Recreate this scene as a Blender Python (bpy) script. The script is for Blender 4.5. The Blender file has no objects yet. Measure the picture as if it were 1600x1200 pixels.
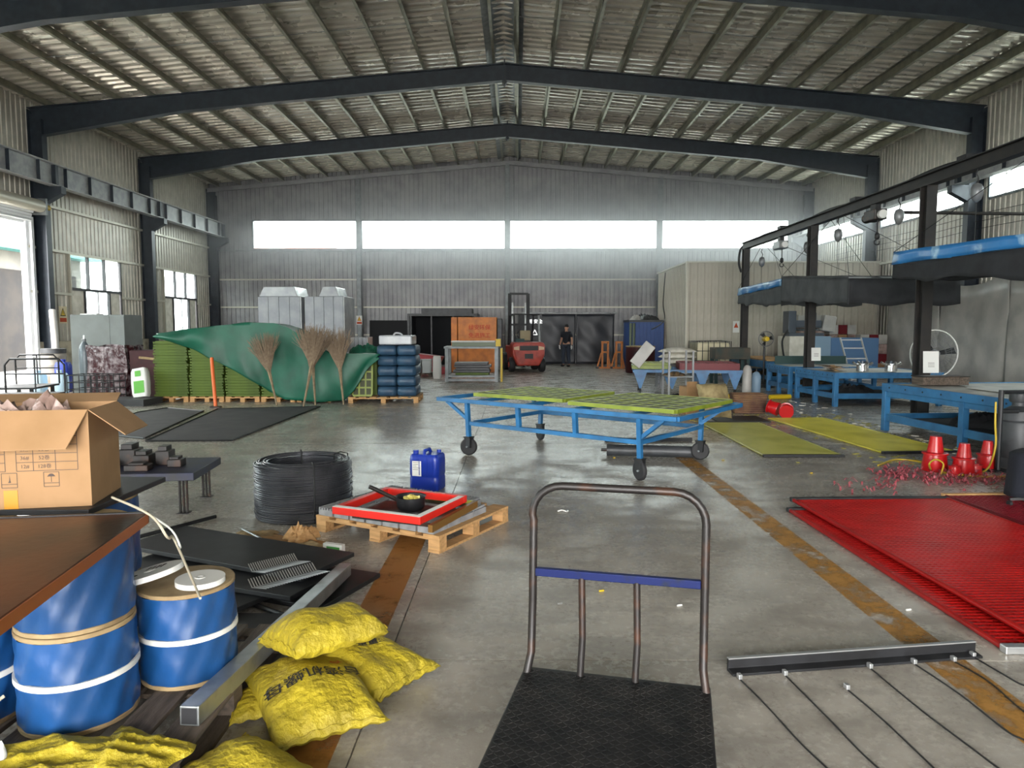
import bpy, bmesh, math, random
from mathutils import Vector, Matrix, Euler
R = math.radians
rnd = random.Random(7)
SC = bpy.context.scene
C = SC.collection
# ------------------------------------------------------------------ camera
FPX, CAMH = 1110.0, 1.62                       # focal length in px of the 1600x1200 frame, eye height
PITCH = math.atan(88/FPX); YAW = math.atan(8/FPX*math.cos(PITCH))
cd = bpy.data.cameras.new('camera'); cam = bpy.data.objects.new('camera', cd); C.objects.link(cam)
cd.sensor_fit = 'HORIZONTAL'; cd.sensor_width = 36.0; cd.lens = 36.0*FPX/1600; cd.clip_end = 500; cd.clip_start = .05
cam.location = (0, 0, CAMH); cam.rotation_euler = (R(90)-PITCH, 0, YAW)
SC.camera = cam
FW = Vector((-math.sin(YAW)*math.cos(PITCH), math.cos(YAW)*math.cos(PITCH), -math.sin(PITCH)))
RT = Vector((math.cos(YAW), math.sin(YAW), 0)); UPV = RT.cross(FW); CP = Vector((0, 0, CAMH))
def ray(px, py): return FW + RT*((px-800)/FPX) + UPV*((600-py)/FPX)
def G(px, py, z=0.): d = ray(px, py); return CP + d*((z-CAMH)/d.z)       # pixel -> point on a level at height z
def AY(px, py, y): d = ray(px, py); return CP + d*(y/d.y)                 # pixel -> point at a known distance
# ------------------------------------------------------------------ light: overcast sky through the openings
W = bpy.data.worlds.new('overcast_sky'); SC.world = W; W.use_nodes = True
_bg = W.node_tree.nodes['Background']; _bg.inputs[0].default_value = (1.0, .99, .97, 1); _bg.inputs[1].default_value = 1.0
SC.view_settings.view_transform = 'Standard'; SC.view_settings.look = 'None'
SC.view_settings.gamma = 1.0; SC.view_settings.use_curve_mapping = False
SC.view_settings.exposure = 4.85
def portal(name, loc, rot, sx, sy):            # daylight portal lying in a wall opening
    l = bpy.data.lights.new(name, 'AREA'); l.shape = 'RECTANGLE'; l.size = sx; l.size_y = sy
    l.cycles.is_portal = True
    o = bpy.data.objects.new(name, l); C.objects.link(o); o.location = loc; o.rotation_euler = rot
# ------------------------------------------------------------------ helpers
def lin(h):
    c = [int(h[i:i+2], 16)/255 for i in (0, 2, 4)]
    return tuple(x/12.92 if x <= .04045 else ((x+.055)/1.055)**2.4 for x in c)+(1,)
MATS = {}
def mat(name, col, rough=.55, metal=0., col2=None, scale=6., lo=.4, hi=.65, bump=0., bscale=30., rough2=None, alpha=None, detail=5, stretch=None, spec=None):
    m = bpy.data.materials.new(name); m.use_nodes = True; nt = m.node_tree; N = nt.nodes; L = nt.links
    b = N['Principled BSDF']; b.inputs['Base Color'].default_value = lin(col); b.inputs['Roughness'].default_value = rough
    b.inputs['Metallic'].default_value = metal
    if spec is not None: b.inputs['Specular IOR Level'].default_value = spec
    tc = N.new('ShaderNodeTexCoord'); src = tc.outputs['Object']
    if stretch:
        mp = N.new('ShaderNodeMapping'); mp.inputs['Scale'].default_value = stretch; L.new(src, mp.inputs[0]); src = mp.outputs[0]
    if col2 or rough2 is not None:
        n = N.new('ShaderNodeTexNoise'); n.inputs['Scale'].default_value = scale; n.inputs['Detail'].default_value = detail; L.new(src, n.inputs['Vector'])
        r = N.new('ShaderNodeMapRange'); r.inputs[1].default_value = lo; r.inputs[2].default_value = hi; L.new(n.outputs['Fac'], r.inputs[0])
        if col2:
            x = N.new('ShaderNodeMix'); x.data_type = 'RGBA'; x.inputs[6].default_value = lin(col); x.inputs[7].default_value = lin(col2)
            L.new(r.outputs[0], x.inputs[0]); L.new(x.outputs[2], b.inputs['Base Color'])
        if rough2 is not None:
            r2 = N.new('ShaderNodeMapRange'); r2.inputs[3].default_value = rough; r2.inputs[4].default_value = rough2
            L.new(r.outputs[0], r2.inputs[0]); L.new(r2.outputs[0], b.inputs['Roughness'])
    if bump:
        n2 = N.new('ShaderNodeTexNoise'); n2.inputs['Scale'].default_value = bscale; n2.inputs['Detail'].default_value = 4; L.new(src, n2.inputs['Vector'])
        bp = N.new('ShaderNodeBump'); bp.inputs['Strength'].default_value = bump; bp.inputs['Distance'].default_value = .02
        L.new(n2.outputs['Fac'], bp.inputs['Height']); L.new(bp.outputs[0], b.inputs['Normal'])
    if alpha is not None: b.inputs['Alpha'].default_value = alpha
    MATS[name] = m; return m
def glassmat(name, col, t=.85, rough=.05):
    m = bpy.data.materials.new(name); m.use_nodes = True; nt = m.node_tree; N = nt.nodes; L = nt.links
    N.remove(N['Principled BSDF']); out = N['Material Output']
    a = N.new('ShaderNodeBsdfTransparent'); a.inputs[0].default_value = lin(col)
    g = N.new('ShaderNodeBsdfGlossy'); g.inputs['Roughness'].default_value = rough
    x = N.new('ShaderNodeMixShader'); x.inputs[0].default_value = 1-t
    L.new(a.outputs[0], x.inputs[1]); L.new(g.outputs[0], x.inputs[2]); L.new(x.outputs[0], out.inputs[0]); MATS[name] = m; return m
class MB:
    def __init__(s): s.v = []; s.f = []
    def add(s, vs, fs):
        o = len(s.v); s.v += [tuple(v) for v in vs]; s.f += [tuple(i+o for i in f) for f in fs]; return s
    def box(s, x0, x1, y0, y1, z0, z1):
        if x0 > x1: x0, x1 = x1, x0
        if y0 > y1: y0, y1 = y1, y0
        if z0 > z1: z0, z1 = z1, z0
        return s.add([(x0,y0,z0),(x1,y0,z0),(x1,y1,z0),(x0,y1,z0),(x0,y0,z1),(x1,y0,z1),(x1,y1,z1),(x0,y1,z1)],
                     [(0,3,2,1),(4,5,6,7),(0,1,5,4),(1,2,6,5),(2,3,7,6),(3,0,4,7)])
    def obox(s, c, sz, rot=(0,0,0)):
        m = Euler(rot).to_matrix(); c = Vector(c); hx, hy, hz = sz[0]/2, sz[1]/2, sz[2]/2
        vs = [c+m@Vector((a*hx,b*hy,d*hz)) for d in (-1,1) for a,b in ((-1,-1),(1,-1),(1,1),(-1,1))]
        return s.add(vs, [(0,3,2,1),(4,5,6,7),(0,1,5,4),(1,2,6,5),(2,3,7,6),(3,0,4,7)])
    def bar(s, p, q, w, h=None, up=(0,0,1)):
        h = h or w; p = Vector(p); q = Vector(q); d = (q-p).normalized(); up = Vector(up)
        if abs(d.dot(up)) > .98: up = Vector((0,1,0))
        a = d.cross(up).normalized(); b = a.cross(d)
        vs = [e+a*(i*w/2)+b*(j*h/2) for e in (p,q) for i,j in ((-1,-1),(1,-1),(1,1),(-1,1))]
        return s.add(vs, [(0,1,2,3),(7,6,5,4),(0,4,5,1),(1,5,6,2),(2,6,7,3),(3,7,4,0)])
    def cyl(s, p, q, r0, r1=None, n=12, cap=True):
        r1 = r0 if r1 is None else r1; p = Vector(p); q = Vector(q); d = (q-p).normalized()
        up = Vector((0,0,1)) if abs(d.z) < .95 else Vector((1,0,0)); a = d.cross(up).normalized(); b = d.cross(a)
        vs = []; fs = []
        for e, r in ((p,r0),(q,r1)):
            for i in range(n):
                t = 2*math.pi*i/n; vs.append(e+(a*math.cos(t)+b*math.sin(t))*r)
        for i in range(n): j = (i+1)%n; fs.append((i,j,n+j,n+i))
        if cap: fs += [tuple(range(n-1,-1,-1)), tuple(range(n,2*n))]
        return s.add(vs, fs)
    def tube(s, pts, r, n=8, closed=False, cap=True):
        pts = [Vector(p) for p in pts]; m = len(pts); rs = r if isinstance(r, (list,tuple)) else [r]*m
        T = [((pts[(i+1)%m] if closed or i < m-1 else pts[i])-(pts[i-1] if closed or i > 0 else pts[i])).normalized() for i in range(m)]
        up = Vector((0,0,1)) if abs(T[0].z) < .9 else Vector((1,0,0)); a = T[0].cross(up).normalized(); vs = []; fs = []
        for i in range(m):
            a = (a-T[i]*a.dot(T[i])).normalized(); b = T[i].cross(a)
            for k in range(n): t = 2*math.pi*k/n; vs.append(pts[i]+(a*math.cos(t)+b*math.sin(t))*rs[i])
        for i in range(m if closed else m-1):
            for k in range(n):
                k2 = (k+1)%n; i2 = (i+1)%m; fs.append((i*n+k, i*n+k2, i2*n+k2, i2*n+k))
        if cap and not closed: fs += [tuple(range(n-1,-1,-1)), tuple(range((m-1)*n, m*n))]
        return s.add(vs, fs)
    def lathe(s, prof, n=24, c=(0,0,0), cap=True):
        vs = []; fs = []; m = len(prof)
        for r, z in prof:
            for k in range(n): t = 2*math.pi*k/n; vs.append((c[0]+r*math.cos(t), c[1]+r*math.sin(t), c[2]+z))
        for i in range(m-1):
            for k in range(n): k2 = (k+1)%n; fs.append((i*n+k, i*n+k2, (i+1)*n+k2, (i+1)*n+k))
        if cap: fs += [tuple(range(n-1,-1,-1)), tuple(range((m-1)*n, m*n))]
        return s.add(vs, fs)
    def prism(s, poly, fn):                    # fn(u, v, side) -> point, side 0/1
        n = len(poly); vs = [fn(u,v,0) for u,v in poly]+[fn(u,v,1) for u,v in poly]
        return s.add(vs, [tuple(range(n)), tuple(range(2*n-1,n-1,-1))]+[(i,i+n,(i+1)%n+n,(i+1)%n) for i in range(n)])
    def grid(s, fn, nu, nv, cu=False):
        vs = [fn(i/nu, j/nv) for j in range(nv+1) for i in range(nu+(0 if cu else 1))]; w = nu if cu else nu+1; fs = []
        for j in range(nv):
            for i in range(nu): i2 = (i+1)%w; fs.append((j*w+i, j*w+i2, (j+1)*w+i2, (j+1)*w+i))
        return s.add(vs, fs)
    def mesh(s, name, m, smooth=0):
        me = bpy.data.meshes.new(name); me.from_pydata(s.v, [], s.f)
        bm = bmesh.new(); bm.from_mesh(me); bmesh.ops.recalc_face_normals(bm, faces=bm.faces); bm.to_mesh(me); bm.free()
        me.materials.append(MATS[m] if isinstance(m, str) else m)
        if smooth:
            me.polygons.foreach_set('use_smooth', [True]*len(me.polygons)); me.set_sharp_from_angle(angle=R(smooth))
        me.update(); return me
    def build(s, name, m, parent=None, smooth=0, bev=0., label=None, sol=0., sub=0):
        o = bpy.data.objects.new(name, s.mesh(name, m, smooth)); C.objects.link(o)
        if parent: o.parent = parent
        if label: o['label'] = label
        if sol: md = o.modifiers.new('sol','SOLIDIFY'); md.thickness = sol; md.offset = 0
        if sub: md = o.modifiers.new('sub','SUBSURF'); md.levels = sub; md.render_levels = sub
        if bev: md = o.modifiers.new('bev','BEVEL'); md.width = bev; md.segments = 2; md.limit_method = 'ANGLE'; md.angle_limit = R(40)
        return o
def tag(o, label, cat, group=None):
    o['label'] = label; o['category'] = cat
    if group: o['group'] = group
    return o
def thing(name, label, cat, loc=(0,0,0), rz=0., group=None, rot=None):
    o = bpy.data.objects.new(name, None); o.empty_display_size = .1; C.objects.link(o); o.location = loc
    o.rotation_euler = rot if rot else (0,0,rz); return tag(o, label, cat, group)
def struct(o, label=None):
    o['kind'] = 'structure'
    if label: o['label'] = label
    return o
def dup(root, loc=None, rz=None, label=None, rot=None, scale=None):
    def cp(o, par):
        c = o.copy(); C.objects.link(c); c.parent = par
        for ch in kids.get(o.name, ()): cp(ch, c)
        return c
    kids = {}
    for o in root.children_recursive: kids.setdefault(o.parent.name, []).append(o)
    c = cp(root, None)
    if loc is not None: c.location = loc
    if rz is not None: c.rotation_euler = (0,0,rz)
    if rot is not None: c.rotation_euler = rot
    if scale is not None: c.scale = scale
    if label: c['label'] = label
    return c
def share(src, parent, loc=(0,0,0), rot=(0,0,0), scale=None):     # another piece with the same mesh
    o = src.copy(); C.objects.link(o); o.parent = parent; o.location = loc; o.rotation_euler = rot
    if scale: o.scale = scale
    return o
def textmesh(name, s, size, m, parent, loc, rot, depth=.0006, align='CENTER', bold=0.):
    cu = bpy.data.curves.new(name, 'FONT'); cu.body = s; cu.size = size; cu.align_x = align; cu.align_y = 'CENTER'; cu.extrude = depth; cu.offset = bold; cu.resolution_u = 2
    t = bpy.data.objects.new('tmp', cu); C.objects.link(t)
    me = bpy.data.meshes.new_from_object(t.evaluated_get(bpy.context.evaluated_depsgraph_get()))
    bpy.data.objects.remove(t); me.materials.clear(); me.materials.append(MATS[m])
    o = bpy.data.objects.new(name, me); C.objects.link(o); o.parent = parent; o.location = loc; o.rotation_euler = rot; return o
def hermite(pts, n=6):                         # smooth polyline through points
    pts = [Vector(p) for p in pts]; out = []
    for i in range(len(pts)-1):
        p0 = pts[max(i-1,0)]; p1 = pts[i]; p2 = pts[i+1]; p3 = pts[min(i+2,len(pts)-1)]
        for k in range(n):
            t = k/n; out.append(.5*((2*p1)+(p2-p0)*t+(2*p0-5*p1+4*p2-p3)*t*t+(3*p1-p0-3*p2+p3)*t**3))
    return out+[pts[-1]]
# ------------------------------------------------------------------ materials
mat('sheet', 'a9a59a', .42, .25, 'b8b4a8', 3, bump=.03, bscale=3)
mat('sheet_back', '8f8f90', .5, .2, '7d7c80', 2, bump=.03, bscale=3)
mat('plinth', 'b5ad98', .8, 0, '8f8878', 4, bump=.2)
mat('navy_steel', '232a33', .45, .1, '2c343d', 5)
mat('grey_steel', '7f8486', .5, .3, '6b7072', 6)
mat('beam_grey', '9a9c9b', .5, .2, '85878a', 5)
mat('purlin', '8c8a78', .4, .6, '77766a', 4)
mat('girt', 'b9b6a8', .45, .3)
mat('white_frame', 'd9dcdf', .5)
mat('dark_frame', '2e2d30', .5)
mat('cream', 'd8d4c8', .7, 0, 'c4c0b2', 5)
mat('black', '141416', .5); mat('black_matte', '17171a', .85); mat('rubber', '1b1b1d', .7, bump=.1)
mat('dark_grey', '3b3d40', .5, .1, '2e3032', 8)
glassmat('glass', 'dfe6e6', .82, .04)
# roof foil
def roofmat():
    m = mat('roof_foil', 'cdc7bb', .20, .40, 'b5afa4', 1.3, rough2=.36)
    nt = m.node_tree; N = nt.nodes; L = nt.links; b = N['Principled BSDF']; tc = next(n for n in N if n.type == 'TEX_COORD')
    mp = N.new('ShaderNodeMapping'); mp.inputs['Scale'].default_value = (.5, 5, 1); L.new(tc.outputs['Object'], mp.inputs[0])
    n = N.new('ShaderNodeTexNoise'); n.inputs['Scale'].default_value = 1.6; n.inputs['Detail'].default_value = 3; L.new(mp.outputs[0], n.inputs['Vector'])
    bp = N.new('ShaderNodeBump'); bp.inputs['Strength'].default_value = .4; bp.inputs['Distance'].default_value = .06
    L.new(n.outputs['Fac'], bp.inputs['Height']); L.new(bp.outputs[0], b.inputs['Normal'])
roofmat()
def floormat():
    m = bpy.data.materials.new('concrete'); m.use_nodes = True; nt = m.node_tree; N = nt.nodes; L = nt.links; b = N['Principled BSDF']
    tc = N.new('ShaderNodeTexCoord'); o = tc.outputs['Object']
    def noise(sc, det, st=(1,1,1), rg=.55):
        mp = N.new('ShaderNodeMapping'); mp.inputs['Scale'].default_value = st; L.new(o, mp.inputs[0])
        n = N.new('ShaderNodeTexNoise'); n.inputs['Scale'].default_value = sc; n.inputs['Detail'].default_value = det; n.inputs['Roughness'].default_value = rg
        L.new(mp.outputs[0], n.inputs['Vector']); return n.outputs['Fac']
    def rng(s, a, c, d=0., e=1.):
        r = N.new('ShaderNodeMapRange'); r.inputs[1].default_value = a; r.inputs[2].default_value = c; r.inputs[3].default_value = d; r.inputs[4].default_value = e; L.new(s, r.inputs[0]); return r.outputs[0]
    def mixc(f, a, c):
        x = N.new('ShaderNodeMix'); x.data_type = 'RGBA'; L.new(f, x.inputs[0])
        for i, v in ((6,a),(7,c)):
            if isinstance(v, str): x.inputs[i].default_value = lin(v)
            else: L.new(v, x.inputs[i])
        return x.outputs[2]
    big = noise(.55, 6, (1,1.3,1), .6); mid = noise(2.2, 8, (1,1.5,1), .68); fine = noise(24, 8, (1,1,1), .7); scr = noise(5, 6, (6,1,1), .7); spot = noise(9, 3, (1,1,1), .5)
    c = mixc(rng(big,.35,.68), '938e86', 'aea79d'); c = mixc(rng(mid,.42,.66), c, '79736b'); c = mixc(rng(fine,.5,.72,0,.65), c, 'b5b0a6')
    c = mixc(rng(scr,.62,.75,0,.5), c, 'b9b4aa'); c = mixc(rng(spot,.68,.76,0,.35), c, '4a4845')
    L.new(c, b.inputs['Base Color'])
    rr = N.new('ShaderNodeMath'); rr.operation = 'ADD'; L.new(rng(mid,.35,.7,.15,.36), rr.inputs[0]); L.new(rng(fine,.4,.7,0,.12), rr.inputs[1]); L.new(rr.outputs[0], b.inputs['Roughness'])
    bp = N.new('ShaderNodeBump'); bp.inputs['Strength'].default_value = .14; bp.inputs['Distance'].default_value = .01; L.new(fine, bp.inputs['Height']); L.new(bp.outputs[0], b.inputs['Normal'])
    MATS['concrete'] = m
floormat()
def wornpaint(name, col, lo, hi, scale=5):
    m = mat(name, col, .5, 0, None); nt = m.node_tree; N = nt.nodes; L = nt.links; b = N['Principled BSDF']; tc = next(n for n in N if n.type == 'TEX_COORD')
    n = N.new('ShaderNodeTexNoise'); n.inputs['Scale'].default_value = scale; n.inputs['Detail'].default_value = 8; n.inputs['Roughness'].default_value = .7; L.new(tc.outputs['Object'], n.inputs['Vector'])
    r = N.new('ShaderNodeMapRange'); r.inputs[1].default_value = lo; r.inputs[2].default_value = hi; r.inputs[3].default_value = .92; r.inputs[4].default_value = 0.; L.new(n.outputs['Fac'], r.inputs[0]); L.new(r.outputs[0], b.inputs['Alpha'])
wornpaint('stripe_a', '94632f', .50, .85); wornpaint('stripe_b', 'a57838', .40, .62)
# ================================================================== STRUCTURE
XL, XR, XM = -13.6, 12.9, -.35
YB, YF = 31.8, -9.2
FR = [31.55, 26.0, 20.2, 14.4, 8.6, 2.8, -3.0, -8.8]
def ztop(x): return 8.86-(8.86-7.70)*abs(x-XM)/(13.25)           # top of rafters
# floor: slabs with saw-cut joints
fl = MB().box(XL-.3, XR+.3, YF-.5, YB+.2, -.25, -.014).build('floor', 'concrete'); struct(fl)
xs = [XL, -12.6, -6.6, -.63, 5.4, 11.4, XR]; ys = [YF, -3.16, 3.36, 9.88, 16.4, 22.9, 29.4, YB]
for i in range(len(xs)-1):
    for j in range(len(ys)-1):
        MB().box(xs[i]+.004, xs[i+1]-.004, ys[j]+.004, ys[j+1]-.004, -.014, 0).build('concrete_slab', 'concrete', fl)
struct(MB().box(-.915, -.70, .6, 5.6, .0002, .0014).build('trim_1', 'stripe_a'), 'worn brown orange floor stripe running under the yellow sacks')
struct(MB().box(1.98, 2.19, .6, 9.5, .0002, .0014).build('trim_2', 'stripe_b'), 'faded orange floor stripe between platform trolley and red screens')
gr = MB().box(-80, 80, -60, 110, -.30, -.26).build('ground', mat('yard', 'b0aea8', .85, 0, '9a9892', .5)); struct(gr, 'pale concrete yard outside the hall'); 
# corrugated wall segments: fn(u, d, z) -> point
def corr(mb, u0, u1, zb, zt, fn, pitch=.2, dep=.028):
    n = max(1, round((u1-u0)/pitch)); p = (u1-u0)/n; pr = []
    for i in range(n):
        a = u0+i*p; pr += [(a,0),(a+p*.62,0),(a+p*.70,dep),(a+p*.92,dep)]
    pr.append((u1,0)); zt = zt if callable(zt) else (lambda u, z=zt: z)
    vs = [fn(u,d,zb) for u,d in pr]+[fn(u,d,zt(u)) for u,d in pr]; k = len(pr)
    mb.add(vs, [(i,i+1,k+i+1,k+i) for i in range(k-1)])
def wall_rects(mb, u0, u1, z0, zt, holes, fn):                    # holes: (ua,ub,za,zb), non overlapping in u
    cur = u0
    for ua, ub, za, zb in sorted(holes):
        if ua > cur: corr(mb, cur, ua, z0, zt, fn)
        if za > z0: corr(mb, ua, ub, z0, za, fn)
        corr(mb, ua, ub, zb, zt, fn); cur = ub
    if cur < u1: corr(mb, cur, u1, z0, zt, fn)
fnL = lambda u, d, z: (XL-.02-d, u, z); fnR = lambda u, d, z: (XR+.02+d, u, z); fnB = lambda u, d, z: (u, YB+.02+d, z); fnF = lambda u, d, z: (u, YF-.02-d, z)
ZE = 8.03
holesL = [(15.4,19.75,-.1,4.68),(21.7,24.38,1.25,3.83),(27.45,30.12,1.25,3.83)]
mb = MB(); wall_rects(mb, YF-.1, YB+.1, -.1, ZE, holesL+[(-8,-4,1.25,4.6),(-2.4,2.2,1.25,4.6),(3.6,8,1.25,4.6),(9.4,13.6,1.25,4.6)], fnL); wl = struct(mb.build('wall_left', 'sheet'))
holesR = [(FR[i+1]+.35, FR[i]-.35, 5.15, 6.35) for i in range(len(FR)-1)]
mb = MB(); wall_rects(mb, YF-.1, YB+.1, -.1, ZE, holesR, fnR); wr = struct(mb.build('wall_right', 'sheet'))
zgab = lambda u: 9.15-(9.15-7.99)*abs(u-XM)/13.25
WB = [(-11.7,-7.08),(-6.88,-.53),(-.33,6.17),(6.37,11.95)]
mb = MB(); wall_rects(mb, XL-.12, XR+.12, -.1, zgab, [(a,b,5.10,6.33) for a,b in WB], fnB); wb = struct(mb.build('wall_back', 'sheet_back'))
mb = MB(); wall_rects(mb, XL-.12, XR+.12, -.1, zgab, [(-6.0,5.4,-.1,5.2)], fnF); wf = struct(mb.build('wall_front', 'sheet'))  # doorway out of view, added to admit sky light
# girts and plinths
for z in (5.12, 3.87, 2.63):
    for a, b in zip(FR[1:], FR[:-1]):
        segs = [(a+.12, b-.12)]
        if abs(a-14.4) < .1: segs = [(19.8, b-.12)]
        if z == 2.63 and abs(a-20.2) < .1: segs = [(a+.12,21.68),(24.42,b-.12)]
        if z == 2.63 and abs(a-26.0) < .1: segs = [(a+.12,27.42),(30.15,b-.12)]
        if a < 14 and z < 4.6: continue
        for s0, s1 in segs: MB().box(XL-.015, XL+.10, s0, s1, z-.035, z+.035).build('girt', 'girt', wl)
for s0, s1 in ((19.85,31.8),): MB().box(XL-.02, XL+.10, s0, s1, 0, 1.22).build('plinth', 'plinth', wl, bev=.01)
for z in (5.02, 3.75, 2.53, 1.3):
    for a, b in zip([XL,-6.98,-.43,6.27],[-6.98,-.43,6.27,XR]): MB().box(a+.14, b-.14, YB-.09, YB+.015, z-.03, z+.03).build('girt', 'girt' if z < 5 else 'grey_steel', wb)
for z in (3.87, 2.6):
    for a, b in zip(FR[1:], FR[:-1]):
        if a > 8: MB().box(XR-.10, XR+.015, a+.12, b-.12, z-.035, z+.035).build('girt', 'girt', wr)
# gable posts on the back wall
for x in (-6.98,-.43,6.27):
    p = MB(); p.box(x-.09,x+.09,YB-.28,YB-.262,0,ztop(x)-.1); p.box(x-.09,x+.09,YB-.02,YB-.002,0,ztop(x)-.1); p.box(x-.008,x+.008,YB-.27,YB-.01,0,ztop(x)-.1)
    p.build('gable_post', 'grey_steel', wb)
# windows
def window(name, label): o = bpy.data.objects.new(name, None); C.objects.link(o); struct(o, label); return o
for i, (a, b) in enumerate(WB):
    w = window('window_%d' % (i+1), 'bright horizontal strip window high in the back wall, number %s from left' % ('one','two','three','four')[i])
    for q in ((a,b,5.06,5.12),(a,b,6.31,6.37),(a-.03,a+.03,5.1,6.33),(b-.03,b+.03,5.1,6.33)): MB().box(q[0],q[1],YB-.03,YB+.05,q[2],q[3]).build('window_frame', 'grey_steel', w)
    MB().box(a+.03,b-.03,YB+.005,YB+.012,5.12,6.31).build('pane', 'glass', w)
    portal('daylight_back_%d' % i, ((a+b)/2, YB+.2, 5.71), (R(-90),0,0), b-a, 1.23)
for i, (a, b, z0, z1) in enumerate(holesR):
    w = window('window_%d' % (i+5), 'translucent strip window above the crane beam on the right wall, bay %s from the back' % ('one','two','three','four','five','six','seven')[i])
    for q in ((a,b,z0-.04,z0+.02),(a,b,z1-.02,z1+.04),(a-.03,a+.03,z0,z1),(b-.03,b+.03,z0,z1)): MB().box(XR-.03,XR+.05,q[0],q[1],q[2],q[3]).build('window_frame', 'grey_steel', w)
    n = round((b-a)/.62); MB().box(XR+.005,XR+.012,a+.03,b-.03,z0+.02,z1-.02).build('pane', 'glass', w)
    for k in range(1, n): MB().box(XR-.01,XR+.03,a+(b-a)*k/n-.012,a+(b-a)*k/n+.012,z0+.02,z1-.02).build('glazing_bar', 'girt', w)
    portal('daylight_right_%d' % i, (XR+.2, (a+b)/2, (z0+z1)/2), (0,R(90),0), z1-z0, b-a)
k = 12
for a, b, z0, z1 in holesL[1:]:
    w = window('window_%d' % k, 'tall left wall window with three upper panes ' + ('beside grey cabinet' if k == 12 else 'above green tarpaulin')); k += 1
    f = lambda y0, y1, za, zb, m='dark_frame': MB().box(XL-.04,XL+.05,y0,y1,za,zb).build('window_frame', m, w)
    f(a-.05,a,z0,z1,'girt'); f(b,b+.05,z0,z1); f(a-.05,b+.05,z1,z1+.06,'girt'); f(a-.05,b+.05,z0-.05,z0); zt = 2.80; f(a,b,zt-.04,zt+.04)
    t = (b-a)/3
    for q in (1,2): f(a+t*q-.03,a+t*q+.03,zt+.04,z1)
    for q in range(3): MB().box(XL-.005,XL+.003,a+t*q+.03,a+t*(q+1)-.03,zt+.04,z1).build('pane', 'glass', w)
    t = (b-a)/4
    for q in (1,2,3): f(a+t*q-.035,a+t*q+.035,z0,zt-.04,'white_frame' if q == 2 else 'dark_frame')
    for q in range(4):
        MB().box(XL-.005,XL+.003,a+t*q+.035,a+t*(q+1)-.035,z0,zt-.04).build('pane', 'cream' if q in (0,3) else 'glass', w)
    portal('daylight_left_%d' % k, (XL-.2, (a+b)/2, (z0+z1)/2), (0,R(-90),0), z1-z0, b-a)
for a, b in ((-8,-4),(-2.4,2.2),(3.6,8),(9.4,13.6)):
    w = window('window_%d' % k, 'large left wall window in a near bay'); k += 1
    for q in ((a-.04,a+.03),((a+b)/2-.03,(a+b)/2+.03),(b-.03,b+.04)): MB().box(XL-.04,XL+.05,q[0],q[1],1.25,4.6).build('window_frame','dark_frame',w)
    for q in ((a,(a+b)/2),((a+b)/2,b)): MB().box(XL-.005,XL+.003,q[0]+.03,q[1]-.03,1.25,4.6).build('pane','glass',w)
    portal('daylight_left_%d' % k, (XL-.2, (a+b)/2, 2.92), (0,R(-90),0), 3.35, b-a)
portal('daylight_door_left', (XL-.2, 17.57, 2.34), (0,R(-90),0), 4.68, 4.35)
portal('daylight_door_front', (-.3, YF-.2, 2.6), (R(90),0,0), 11.4, 5.2)  # sky light through the added, unseen front doorway
# roller door in the left wall
dr = bpy.data.objects.new('door_1', None); C.objects.link(dr); struct(dr, 'open roller door with white jamb in the left wall')
MB().box(XL-.10,XL+.08,19.72,19.98,0,4.68).build('jamb', 'white_frame', dr, bev=.01); MB().box(XL+.08,XL+.16,19.84,19.94,0,4.68).build('guide_rail', 'white_frame', dr)
MB().box(XL-.10,XL+.08,15.2,15.42,0,4.68).build('jamb', 'white_frame', dr); MB().box(XL-.06,XL+.02,15.4,19.75,4.5,4.68).build('lintel', 'white_frame', dr)
for q in range(5):
    MB().obox((XL+.14+.02*abs(q-2)+q*.03, 17.6, 4.58+q*.075), (.05,4.4,.07), (0,R(20*(q-2)),0)).build('shutter_slat', 'white_frame', dr, bev=.01)
MB().cyl((XL+.36,15.3,4.98),(XL+.36,19.95,4.98),.17,n=20).build('shutter_roll', 'girt', dr, smooth=40)
MB().box(XL+.1,XL+.5,19.98,20.06,4.75,5.2).build('bracket_plate', 'grey_steel', dr)
MB().cyl((XL+.36,20.0,4.98),(XL+.36,20.28,4.98),.09,n=12).build('motor', mat('motor_yellow','b49a3a',.5), dr, smooth=40)
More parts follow.
